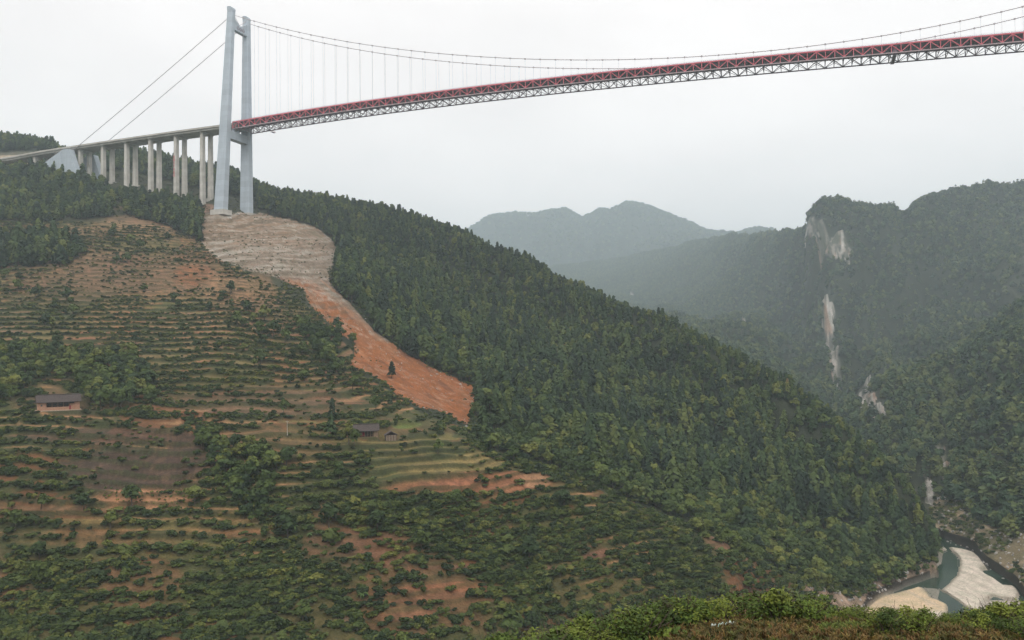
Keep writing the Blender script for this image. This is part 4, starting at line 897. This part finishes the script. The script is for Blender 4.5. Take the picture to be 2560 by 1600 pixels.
def build_viaduct():
    e = empty('approach_viaduct', (0, 0, 0), 'grey concrete approach viaduct on tall twin piers leading to the tower', 'viaduct')
    xs = [TX + 2.5, -36.5, -54, -72.5, -91, -109.5, -128, -146.5, -164, -182, -200, -217.5, -235, -253, -271, -289, -307, -325, -345, -365, -390, -420]
    def strip(name, y0, y1, dz0, dz1, mt):
        B = MB()
        for a, b_ in zip(xs[:-1], xs[1:]):
            za, zb_ = zroad(a), zroad(b_)
            B.frustum([(a, y0, za + dz0), (a, y0, za + dz1), (a, y1, za + dz1), (a, y1, za + dz0)], [(b_, y0, zb_ + dz0), (b_, y0, zb_ + dz1), (b_, y1, zb_ + dz1), (b_, y1, zb_ + dz0)])
        return link(name, B.mesh(name, [mt]), e)
    strip('deck_slab', -12.7, 12.7, -1.75, -1.15, M['concrete']); strip('road_surface', -12.2, 12.2, -1.146, -1.06, M['asphalt'])
    strip('parapet', -12.75, -12.35, -1.9, 0, M['concrete']); strip('parapet', 12.35, 12.75, -1.9, 0, M['concrete'])
    for y in (-10.3, -5.2, 0, 5.2, 10.3): strip('girder', y - .7, y + .7, -4.1, -1.75, M['concrete'])
    px = [-36.5, -72.5, -109.5, -146.5, -182, -217.5, -253, -289, -325, -362]
    for x in px[1:]:
        zt = zroad(x) - 5.6
        B = MB(); B.frustum([(x - 1.7, -8.8, zt), (x + 1.7, -8.8, zt), (x + 1.7, 8.8, zt), (x - 1.7, 8.8, zt)], [(x - 1.7, -11.6, zt + 1.5), (x + 1.7, -11.6, zt + 1.5), (x + 1.7, 11.6, zt + 1.5), (x - 1.7, 11.6, zt + 1.5)])
        link('cap_beam', B.mesh('cap_beam', [M['concrete']]), e)
        if x < -350: continue
        for y in (-6.7, 6.7):
            g_ = min(ground_xy(x, y), zt - 3)
            B = MB(); B.frustum(ring(x, y, g_ - 4, 3.9 + .012 * (zt - g_), 5.6, .4), ring(x, y, zt, 3.6, 5.2, .4))
            c = link('pier', B.mesh('pier', [M['concrete']]), e)
            B = MB(); B.box(x - 3.6, x + 3.6, y - 4.6, y + 4.6, g_ - 4, g_ + .9); link('footing', B.mesh('footing', [M['concrete']]), c)
            if x == -109.5 and y < 0:          # red painted slogan, one character under the other
                strokes = [[(-.8, .75, .8, .75), (0, .9, 0, -.9), (-.8, 0, .8, 0), (-.8, -.75, .8, -.75)], [(-.8, .8, -.8, -.9), (-.8, .8, .8, .8), (.8, .8, .8, -.9), (-.8, 0, .8, 0), (-.8, -.9, .8, -.9)], [(0, .9, -.9, -.8), (0, .5, .9, -.8), (-.6, .3, .6, .3)],
                           [(-.8, .8, .8, .8), (0, .8, 0, -.9), (-.6, -.1, .6, -.1)], [(-.9, .5, .9, .5), (-.3, .9, -.8, -.9), (.2, .9, .2, -.7), (.2, -.7, .9, -.7)], [(-.8, .7, .8, .7), (-.6, 0, .6, 0), (-.9, -.8, .9, -.8), (0, .7, 0, -.8)], [(-.8, .9, -.8, -.8), (-.2, .7, .9, .7), (.35, .9, .35, -.9), (-.2, -.1, .9, -.1)]]
                for q in range(7):
                    B = MB(); cz_ = g_ + 46 - q * 3.6 + 3; xx = x - .9; yy = y - 2.86
                    for (a1, b1, a2, b2) in strokes[q]:
                        B.beam((xx + a1 * 1.25, yy, cz_ + b1 * 1.35), (xx + a2 * 1.25, yy, cz_ + b2 * 1.35), .06, .42)
                    link('painted_character', B.mesh('painted_character', [M['redpaint']]), c)
def build_anchorages():
    for s, lab in ((-1, 'pale concrete cable anchorage wedge rising from trees, the nearer of two'), (1, 'pale concrete cable anchorage wedge mostly hidden behind the viaduct piers')):
        e = empty('cable_anchorage', (0, 0, 0), lab, 'anchorage', 'concrete cable anchorages')
        y0, y1 = (-20.5, -12.95) if s < 0 else (12.95, 20.5); sh = 0 if s < 0 else 3
        pr = [(-340, -52), (-236, -62), (-250, -30), (-256.5, -13.2), (-265, -12.4), (-285, -21.5), (-318, -37)]
        B = MB(); B.frustum([(x + sh, y0, z) for x, z in pr], [(x + sh, y1, z) for x, z in pr]); link('anchor_block', B.mesh('anchor_block', [M['paint']]), e)
        for x in (-300, -284, -268):
            B = MB(); zt = float(np.interp(x, [-318, -285, -265], [-37, -21.5, -12.4])); yy = y0 - .15 if s < 0 else y1 + .15
            B.beam((x + sh, yy, -55), (x + sh, yy, zt - 1), .5, .3); link('buttress_rib', B.mesh('buttress_rib', [M['paint']]), e)
build_bridge(); build_travellers(); build_tower(); build_viaduct(); build_anchorages()
for (x, lab) in ((-338, 'thin street lamp on the viaduct, nearer its left end'), (-316, 'thin street lamp on the viaduct behind the anchorage')):
    e = empty('street_lamp', (x, 11.5, zroad(x) - 1.1), lab, 'street lamp', 'street lamps on the viaduct')
    B = MB(); B.tube([(0, 0, 0), (0, 0, 10.5), (0, -1.2, 11.2)], [.16, .11, .07], 6); link('post', B.mesh('post', [M['pole']]), e)
    B = MB(); B.box(-.15, .15, -2.3, -1.1, 11.1, 11.3); link('lamp_head', B.mesh('lamp_head', [M['pole']]), e)

# ------------------------------------------------------------------ farmhouses
def roof_slab(B, x0, x1, y0, z0, y1, z1, t=.25, sag=.18):
    n = 6
    for i in range(n):      # sagging tiled slope in strips
        a = x0 + (x1 - x0) * i / n; b_ = x0 + (x1 - x0) * (i + 1) / n
        s1 = -sag * math.sin(math.pi * i / n); s2 = -sag * math.sin(math.pi * (i + 1) / n)
        B.frustum([(a, y0, z0 + s1), (a, y1, z1 + s1), (a, y1, z1 + s1 + t), (a, y0, z0 + s1 + t)], [(b_, y0, z0 + s2), (b_, y1, z1 + s2), (b_, y1, z1 + s2 + t), (b_, y0, z0 + s2 + t)])
def make_roof(e, w, d, zw, zr, eave=.9, label=None):
    r = None
    for s in (-1, 1):
        B = MB(); roof_slab(B, -w / 2 - .8, w / 2 + .8, s * (d / 2 + eave), zw - .35, 0, zr); r = link('roof_slope', B.mesh('roof_slope', [M['tiles']]), e)
        n = int(w / 1.0)
        for i in range(n):      # rows of half-round cover tiles running up the slope
            x = -w / 2 - .3 + (w + .6) * i / (n - 1); sg = -.18 * math.sin(math.pi * (i / (n - 1)))
            if s < 0:
                T = MB(); T.beam((x, s * (d / 2 + eave), zw - .35 + sg + .28), (x, 0, zr + sg + .28), .22, .12); link('tile_row', T.mesh('tile_row', [M['tiles']]), r)
    B = MB(); B.box(-w / 2 - .6, w / 2 + .6, -.25, .25, zr + .08, zr + .5); link('ridge', B.mesh('ridge', [M['tiles']]), e)
def facing(p):      # rotation that turns local -Y towards the camera side
    d = Vector((C[0] - p.x, C[1] - p.y, 0)); return math.atan2(d.y, d.x) + math.pi / 2
def window(e, x, y, z, w, h):
    B = MB()
    for (a, b_, c_, d_) in ((-w / 2, w / 2, h / 2 - .08, h / 2), (-w / 2, w / 2, -h / 2, -h / 2 + .08), (-w / 2, -w / 2 + .08, -h / 2, h / 2), (w / 2 - .08, w / 2, -h / 2, h / 2), (-.04, .04, -h / 2, h / 2)):
        B.box(x + a, x + b_, y - .08, y + .02, z + c_, z + d_)
    f = link('window', B.mesh('window', [M['wood']]), e)
    B = MB(); B.box(x - w / 2 + .05, x + w / 2 - .05, y - .02, y + .04, z - h / 2 + .05, z + h / 2 - .05); link('pane', B.mesh('pane', [M['glass']]), f)
def build_house1():
    p = Vector(PADS[0][0]); e = empty('farmhouse', (p.x, p.y, p.z), 'long brick farmhouse with dark tiled roof on a terrace at the far left', 'farmhouse', rz=facing(p) + .04)
    w, d, h, rz = 20.5, 8.0, 4.9, 8.3
    B = MB(); B.box(-w / 2 - 1.2, w / 2 + .8, -d / 2 - 1.6, d / 2 + .5, -3.2, .25); link('plinth', B.mesh('plinth', [M['plinth']]), e)
    B = MB(); B.box(-w / 2, -w / 2 + 4.2, -d / 2, d / 2, .25, h); link('wing_wall', B.mesh('wing_wall', [M['brick']]), e)
    B = MB(); B.box(w / 2 - 2.6, w / 2, -d / 2, d / 2, .25, h); link('wing_wall', B.mesh('wing_wall', [M['brick']]), e)
    B = MB(); B.box(-w / 2 + 4.2, w / 2 - 2.6, -d / 2 + 1.8, d / 2 - .01, .25, h); link('rear_wall', B.mesh('rear_wall', [M['darkwood']]), e)
    B = MB(); B.box(-w / 2 + 4.2, w / 2 - 5.2, -d / 2 + .1, -d / 2 + .4, .25, 1.9); link('low_brick_wall', B.mesh('low_brick_wall', [M['brick']]), e)
    B = MB(); B.box(w / 2 - 4.9, w / 2 - 2.6, -d / 2 + .6, -d / 2 + .9, .25, 3.6); link('side_wall', B.mesh('side_wall', [M['brick']]), e)
    B = MB(); B.box(w / 2 - 5.15, w / 2 - 4.3, -d / 2 + .3, -d / 2 + .5, .3, 2.5); link('door', B.mesh('door', [M['door']]), e)
    for x in (-5.9, -3.2, -.4, 2.4, 5.0):
        B = MB(); B.box(x - .13, x + .13, -d / 2 + .45, -d / 2 + .7, 1.0, h); link('porch_post', B.mesh('porch_post', [M['wood']]), e)
    for x in (-4.5, -1.8, 1.0, 3.8): window(e, x, -d / 2 + 1.75, 3.2, 1.5, 1.3)
    window(e, -w / 2 + 2.0, -d / 2 - .03, 3.0, .9, 1.0)
    for s in (-1, 1):
        x = s * (w / 2 - .15); B = MB(); B.frustum([(x - .14, -d / 2, h), (x - .14, d / 2, h), (x - .14, 0, rz)][::-1], [(x + .14, -d / 2, h), (x + .14, d / 2, h), (x + .14, 0, rz)][::-1]); link('gable', B.mesh('gable', [M['brick']]), e)
    make_roof(e, w, d, h, rz)
def build_house2():
    p = Vector(PADS[1][0]); e = empty('farmhouse', (p.x, p.y, p.z), 'low dark timber farmhouse with tiled roof behind a tall tree', 'farmhouse', rz=facing(p) - .05)
    w, d, h, rz = 13.6, 6.5, 3.3, 6.1
    B = MB(); B.box(-w / 2 + .8, w / 2 - .2, -d / 2 - 1.4, d / 2, -2.2, -.2); link('plinth', B.mesh('plinth', [M['plinth']]), e)
    B = MB(); B.box(-w / 2, w / 2, -d / 2 + 1.4, d / 2 - .01, -.2, h); link('rear_wall', B.mesh('rear_wall', [M['darkwood']]), e)
    for x0, x1 in ((-w / 2, -w / 2 + 2.0), (w / 2 - 2.2, w / 2)):
        B = MB(); B.box(x0, x1, -d / 2, d / 2 - 1.5, -.2, h); link('wing_wall', B.mesh('wing_wall', [M['wood']]), e)
    for x in (-3.0, -1.5, 0, 1.5, 3.0, 4.2):
        B = MB(); B.box(x - .1, x + .1, -d / 2 + .2, -d / 2 + .4, -.2, h); link('porch_post', B.mesh('porch_post', [M['wood']]), e)
    B = MB(); B.box(-3.0, -.2, -d / 2 + 1.3, -d / 2 + 1.36, .2, 2.2); link('door', B.mesh('door', [M['door']]), e)
    window(e, 1.6, -d / 2 + 1.36, 1.6, 1.4, 1.2); window(e, 3.6, -d / 2 + 1.36, 1.6, 1.4, 1.2)
    for s in (-1, 1):
        x = s * (w / 2 - .15); B = MB(); B.frustum([(x - .14, -d / 2, h), (x - .14, d / 2, h), (x - .14, 0, rz)][::-1], [(x + .14, -d / 2, h), (x + .14, d / 2, h), (x + .14, 0, rz)][::-1]); link('gable', B.mesh('gable', [M['darkwood']]), e)
    make_roof(e, w, d, h, rz)
    p = Vector(PADS[2][0]); e = empty('farm_shed', (p.x, p.y, p.z), 'small gabled plank shed beside the low timber farmhouse', 'shed', rz=facing(p) + math.pi / 2 + .1)
    w, d, h, rz = 5.2, 5.8, 2.9, 4.6
    B = MB(); B.box(-w / 2, w / 2, -d / 2, d / 2, -1.2, h); link('wall', B.mesh('wall', [M['darkwood']]), e)
    B = MB(); B.frustum([(w / 2 - .15, -d / 2, h), (w / 2 - .15, d / 2, h), (w / 2 - .15, 0, rz)], [(w / 2 + .02, -d / 2, h), (w / 2 + .02, d / 2, h), (w / 2 + .02, 0, rz)]); link('gable', B.mesh('gable', [M['wood']]), e)
    for sx in (-1, 1):
        for i in range(12):
            y = -d / 2 + .25 + i * (d - .5) / 11; B = MB(); B.box(sx * w / 2 - .04 if sx > 0 else -w / 2 - .06, sx * w / 2 + .06 if sx > 0 else -w / 2 + .04, y - .12, y + .12, -.4, h); link('plank', B.mesh('plank', [M['plinth'] if i % 3 else M['wood']]), e)
    B = MB(); B.box(-w / 2 - .5, w / 2 + .5, -d / 2 - .2, d / 2 + .2, -1.25, -.45); link('plinth', B.mesh('plinth', [M['plinth']]), e)
    for s in (-1, 1):
        B = MB(); roof_slab(B, -w / 2 - .5, w / 2 + .5, s * (d / 2 + .6), h - .3, 0, rz); link('roof_slope', B.mesh('roof_slope', [M['tiles']]), e)
build_house1(); build_house2()
p = ground(1471, 655, 'spur_dip', 'far_crest')
e = empty('white_house', p, 'tiny white house on the hazy slope below the far peaks', 'house', rz=facing(p))
B = MB(); B.box(-9, 9, -5, 5, -4, 7); link('wall', B.mesh('wall', [M['white']]), e)
for s in (-1, 1):
    B = MB(); roof_slab(B, -9.5, 9.5, s * 5.6, 6.8, 0, 10, .4); link('roof_slope', B.mesh('roof_slope', [M['tiles']]), e)

# utility pole
p = ground(718, 1089); e = empty('utility_pole', p, 'pale concrete utility pole standing alone in the reddish field', 'utility pole')
B = MB(); B.tube([(0, 0, -.5), (0, 0, 7.6)], [.17, .11], 8); link('post', B.mesh('post', [M['pole']]), e)
B = MB(); B.beam((-.8, 0, 7.1), (.8, 0, 7.1), .1, .12); ca_ = link('crossarm', B.mesh('crossarm', [M['pole']]), e)
for x in (-.7, .7):
    B = MB(); B.tube([(x, 0, 7.15), (x, 0, 7.45)], [.06, .04], 6); link('insulator', B.mesh('insulator', [M['white']]), ca_)

# single trees that stand out
def one_tree(u, v, H, kind, lab, cat='tree', wid=1.0, leaf='broad', seed=0, lo='low', D=None):
    p = ground(u, v, lo) ; q, t = (pines if kind == 'pine' else broads)[seed % 5]; b0 = 10 if kind == 'pine' else 8
    e = empty('pine_tree' if kind == 'pine' else 'broadleaf_tree', p, lab, cat); e.scale = (H / b0 * wid, H / b0 * wid, H / b0); e.rotation_euler = (0, 0, seed)
    link('crown', crown_mesh('crown_%s' % cat, q, M[leaf]), e); link('trunk', t.mesh('trunk', [M['bark']]), e)
one_tree(978, 946, 12, 'pine', 'lone dark tree standing in the middle of the red landslide', 'tree', .85, 'pine', 1)
one_tree(872, 1112, 12.5, 'broad', 'tall dark leafy tree at the left end of the timber farmhouse', 'tree', .72, 'shrub', 2)
one_tree(884, 1118, 9.5, 'broad', 'lower dark tree directly in front of the left corner of the timber farmhouse', 'tree', .8, 'shrub', 3)
one_tree(832, 1050, 12, 'pine', 'slim dark conifer up the slope left of the timber farmhouse', 'conifer', .8, 'pine', 3)
one_tree(826, 1088, 11, 'pine', 'dark conifer left of the tall tree by the timber farmhouse', 'conifer', .95, 'pine', 4)
one_tree(1172, 728, 9, 'pine', 'small dark tree at the upper edge of the pine ridge', 'conifer', .9, 'pine', 0, 'foot')
p = ground(250, 1016); e = empty('palm_like_tree', p, 'flat-topped yellow-green tree with bare pale trunk right of the brick farmhouse', 'tree')
q = blob_quads(401, [(0, 0, 7.4, 2.2, .9), (-1.4, .3, 6.5, 1.3, .6), (1.5, -.3, 7.0, 1.3, .6)], 40, .5); link('crown', crown_mesh('palm_crown', q, M['greengrass']), e)
B = MB(); B.tube([(0, 0, -.5), (.15, 0, 3), (0, 0, 7.2)], [.2, .15, .1], 6); B.tube([(0, 0, 5), (-1.2, .2, 6.4)], [.08, .04], 4); link('trunk', B.mesh('trunk', [M['pale_bark']]), e)

# banana plants in the gully
def banana(u, v, H, lab, seed):
    R = np.random.default_rng(seed); p = ground(u, v); e = empty('banana_plant', p, lab, 'banana plant', 'banana plants along the gully')
    B = MB(); B.tube([(0, 0, -.4), (0, 0, H * .45)], [.18, .12], 6); link('stem', B.mesh('stem', [M['banana']]), e)
    for k in range(9):
        a = 2 * math.pi * k / 9 + R.uniform(-.3, .3); d = np.array([math.cos(a), math.sin(a), 0]); s = np.array([-math.sin(a), math.cos(a), 0]); Lh = H * R.uniform(.5, .75); V = []; F = []
        up0 = R.uniform(.6, 1.3)
        for i in range(7):
            t = i / 6; c = np.array([0, 0, H * .42]) + d * Lh * t * .85 + np.array([0, 0, Lh * (up0 * t - 1.25 * t * t)]); w = .42 * math.sin(math.pi * (t * .9 + .08))
            V += [c - s * w + np.array([0, 0, -.12 * w]), c + np.array([0, 0, .05]), c + s * w + np.array([0, 0, -.12 * w])]
        for i in range(6):
            o = 3 * i; F += [(o, o + 1, o + 4, o + 3), (o + 1, o + 2, o + 5, o + 4)]
        link('leaf', mesh_np('leaf', V, F, [M['banana']], True), e)
for i, (u, v, H, lab) in enumerate(((905, 1500, 5.2, 'large banana plant with arching leaves low in the gully'), (632, 1265, 4.5, 'banana plant among shrubs at the middle of the gully'), (655, 1275, 3.6, 'smaller banana plant just right of the one halfway up the gully'), (735, 1325, 4.2, 'banana plant where the gully bends below the field'), (775, 1345, 3.6, 'banana plant at the right edge of the gully above the bare path'))):
    banana(u, v, H, lab, 500 + i)

# seedlings in rows on the red field
sc0 = [crown_mesh('seedling', q[:60], M['bush']) for q, t in shrubs[:3]]
ns_ = 0
for i in range(17):
    for j in range(4):
        u = 262 + i * 15 + (j % 2) * 2 + random.uniform(-2, 2); v = 1224 + j * 8.5 + 10 * math.sin(math.pi * (i - 1) / 17) + random.uniform(-1, 1)
        if random.random() < .12: continue
        o = link('seedling', sc0[(i + j) % 3], None, ground(u, v, 'low', 'near_dip') + Vector((0, 0, .05)), None, 'knee-high green seedling in the planted rows on the small red field', 'seedling', 'seedlings planted in rows on the red field')
        s = random.uniform(.32, .6); o.scale = (s, s, s * 1.1); o.rotation_euler = (0, 0, random.uniform(0, 6))

# ------------------------------------------------------------------ stones
def rock_mesh(seed, r=1.0):
    R = np.random.default_rng(seed); import bmesh
    bmm = bmesh.new(); bmesh.ops.create_icosphere(bmm, subdivisions=1, radius=r)
    for vv in bmm.verts: vv.co *= R.uniform(.7, 1.15); vv.co.z *= .65
    me = bpy.data.meshes.new('stone'); bmm.to_mesh(me); bmm.free(); me.materials.append(M['rock']); return me
rocks = [rock_mesh(600 + i) for i in range(4)]; rc = inst_collection('stone', rocks)
brocks = [rock_mesh(610 + i) for i in range(5)]
for q_ in brocks[:4]: q_.materials[0] = M['brown_rock']
rcb = inst_collection('brown_stone', brocks)
big_st = [(1098, 918), (1088, 926), (1092, 935), (1080, 940), (1103, 930), (1110, 925), (915, 797), (945, 812), (1010, 850), (1060, 1020), (1163, 1058), (1160, 1048), (1150, 960), (1183, 972), (860, 660), (830, 640), (600, 610), (575, 600), (700, 610), (925, 830), (905, 825), (970, 857), (1130, 1000), (700, 690), (1164, 1066), (1190, 990)]
for i, (u, v) in enumerate(big_st):
    p = ground(u, v, 'near_crest', 'ridge')
    o = link('boulder', rocks[i % 4], None, p, None, 'pale grey boulder lying on the landslide debris', 'boulder', 'boulders scattered on the landslide'); s = random.uniform(.5, 1.15); o.scale = (s * 1.3, s, s); o.rotation_euler = (random.uniform(-.3, .3), 0, random.uniform(0, 6))
P_st, i1, j1 = pick(slide * vis_h(1) * .12 * sstep(-.2, .4, n2 + n3), 9000)
ss = rng.uniform(.15, .75, len(P_st)) ** 1.3; scatter('landslide_rubble', P_st, np.stack([ss * 1.4, ss, ss], 1), rng.uniform(0, 6, (len(P_st), 3)), rcb, 'broken brown and grey rubble strewn over the landslide', 'rubble', 5)
bkm = (bank_r | bank_l | (wallm & infront)) * vis_h(1) * .05
P_st, i1, j1 = pick(bkm, 6000)
ss = rng.uniform(.3, 1.4, len(P_st)); scatter('bank_rubble', P_st, np.stack([ss * 1.4, ss, ss], 1), rng.uniform(0, 6, (len(P_st), 3)), rc, 'pale broken rock along both banks of the river', 'rubble', 4)
for (u, v, w, lab) in ((541, 528, 7, 'flat concrete slab tipped at the left foot of the tower'), (590, 534, 9, 'long flat concrete slab between the tower legs'), (572, 545, 5, 'broken concrete lump just below the tower')):
    p = ground(u, v, 'mid', 'ridge'); e = link('concrete_slab', None, None, p)
    bpy.data.objects.remove(e); B = MB(); B.frustum([(-w / 2, -2, -.6), (w / 2, -1.6, -.8), (w / 2 - .6, 2, -.5), (-w / 2 + .4, 1.8, -.6)], [(-w / 2 + .2, -1.7, .9), (w / 2 - .5, -1.5, .7), (w / 2 - 1, 1.7, 1.0), (-w / 2 + .7, 1.5, .8)])
    link('concrete_slab', B.mesh('concrete_slab', [M['concrete']]), None, p, None, lab, 'slab', 'broken concrete around the tower foot')

# ------------------------------------------------------------------ foreground
bc_ = [crown_mesh('bush_leaves', q, M['bush']) for q, t in bushes]; bs_ = [t.mesh('bush_stems', [M['bark']]) for q, t in bushes]
def near_ground(u, D):
    P = unproj(u, 1500, D); return Vector((P[0], P[1], ground_xy(P[0], P[1])))
R = np.random.default_rng(77)
zones = []
for i in range(95): zones.append((R.uniform(1590, 2700), R.uniform(42, 46.5), R.uniform(.85, 1.45)))
for i in range(40): zones.append((R.uniform(1330, 1660), R.uniform(37, 44), R.uniform(.95, 1.5)))
for i in range(36): zones.append((R.uniform(2180, 2700), R.uniform(37, 42.5), R.uniform(.6, 1.1)))
for i in range(14): zones.append((R.uniform(1100, 1400), R.uniform(36, 42), R.uniform(.9, 1.5)))
for n_, (u, D, s) in enumerate(zones):
    s *= .9
    if u > 2050 and D > 39 and u < 2480: s *= .6 if u < 2440 else .75
    p = near_ground(u, D)
    side = 'in the thicket above the riverbed' if u > 2050 else ('in the thicket behind the brown grass' if D > 42 else 'at the near edge of the slope')
    e = empty('bush', p, 'leafy green foreground bush ' + side, 'bush', 'foreground bushes ' + side); e.scale = (s * 1.25, s * 1.25, s * 1.05); e.rotation_euler = (0, 0, R.uniform(0, 6))
    k = int(R.integers(0, 5)); link('foliage', bc_[k], e); link('stem', bs_[k], e)
def tuft(seed, mt, n=16, h=.26):
    R = np.random.default_rng(seed); Q = []
    for _ in range(n):
        a = R.uniform(0, 6.28); d = np.array([math.cos(a), math.sin(a), 0]); s = np.array([-math.sin(a), math.cos(a), 0]) * .018; hh = h * R.uniform(.5, 1.2); b_ = d * R.uniform(0, .08); l = R.uniform(.15, .7) * hh
        Q.append([b_ - s, b_ + s, b_ + d * l * .4 + s * .8 + np.array([0, 0, hh * .7]), b_ + d * l * .35 - s * .8 + np.array([0, 0, hh * .7])])
        Q.append([b_ + d * l * .35 - s * .8 + np.array([0, 0, hh * .7]), b_ + d * l * .4 + s * .8 + np.array([0, 0, hh * .7]), b_ + d * l + s * .2 + np.array([0, 0, hh * .85]), b_ + d * l - s * .2 + np.array([0, 0, hh * .85])])
    return quads_mesh('tuft', Q, [mt])
tg = inst_collection('dry_tuft', [tuft(700 + i, M['drygrass']) for i in range(4)]); tg2 = inst_collection('green_tuft', [tuft(710 + i, M['greengrass'], 16, .24) for i in range(3)])
sg = (SS > 1.2) & (SS < K['shelf'] + .35) & infront & (U0 > 900) & (U0 < 2800)
ga = 1 - sstep(.6, 1.1, ((U0 - 2120) / 75) ** 2 + ((D0 - 38.5) / 2.2) ** 2 + .3 * fbm(PX, PY, 161, 2))
P_g, i1, j1 = pick(sg * (1 - ga) * (D0 > 26) * 14, 9000); s_, r_ = arr(P_g, .7, 1.5, .3)
scatter('dry_grass', P_g, s_, r_, tg, 'rusty brown and olive grass on the near slope edge', 'grass', 4)
P_g, i1, j1 = pick(sg * (ga + .12) * (D0 > 26) * 16, 4000); s_, r_ = arr(P_g, .7, 1.3, .3)
scatter('green_grass', P_g, s_, r_, tg2, 'bright yellow-green grass patch in front of the foreground bushes', 'grass', 3)
# torn plastic sheet lying in the grass
a_ = near_ground(1776, 40.2); b__ = near_ground(1838, 41.0); V = []; F = []; n = 26; dr = (b__ - a_); sd = Vector((dr.y, -dr.x, 0)).normalized()
for i in range(n):
    t = i / (n - 1); c = a_ + dr * t; c.z = ground_xy(c.x, c.y) + .16 + .04 * math.sin(t * 19)
    w = .035 + .03 * math.sin(t * 31) * math.sin(t * 7); w = w if not .52 < t < .62 else .012
    V += [tuple(c - sd * w), tuple(c + Vector((0, 0, .10 + .05 * math.sin(t * 43)))), tuple(c + sd * w)]
for i in range(n - 1): F += [(3 * i, 3 * i + 1, 3 * i + 4, 3 * i + 3), (3 * i + 1, 3 * i + 2, 3 * i + 5, 3 * i + 4)]
o = link('plastic_sheet', mesh_np('plastic_sheet', V, F, [M['plastic']], True), None, None, None, 'torn turquoise and white plastic strip lying on the brown grass', 'plastic sheet')
so = o.modifiers.new('thickness', 'SOLIDIFY'); so.thickness = .01

# ------------------------------------------------------------------ haze
zlo = float(PZ.min()) - 1.5; zhi = float(PZ.max()) + 25
rmax = float(R_.max()) + 60
B = MB(); B.box(C[0] - rmax, C[0] + rmax, C[1] - rmax, C[1] + rmax, zlo, zhi)
m = bpy.data.materials.new('haze_air'); m.use_nodes = True; nt = m.node_tree; nt.nodes.clear()
ou = nt.nodes.new('ShaderNodeOutputMaterial'); pv = nt.nodes.new('ShaderNodeVolumePrincipled')
pv.inputs['Color'].default_value = (.78, .92, 1.0, 1); pv.inputs['Density'].default_value = HAZE; pv.inputs['Anisotropy'].default_value = HAZE_G
nt.links.new(pv.outputs[0], ou.inputs['Volume'])
h = link('haze', B.mesh('haze', [m]), None, None, 'stuff', 'pale blue-grey haze filling the valley air', 'haze')
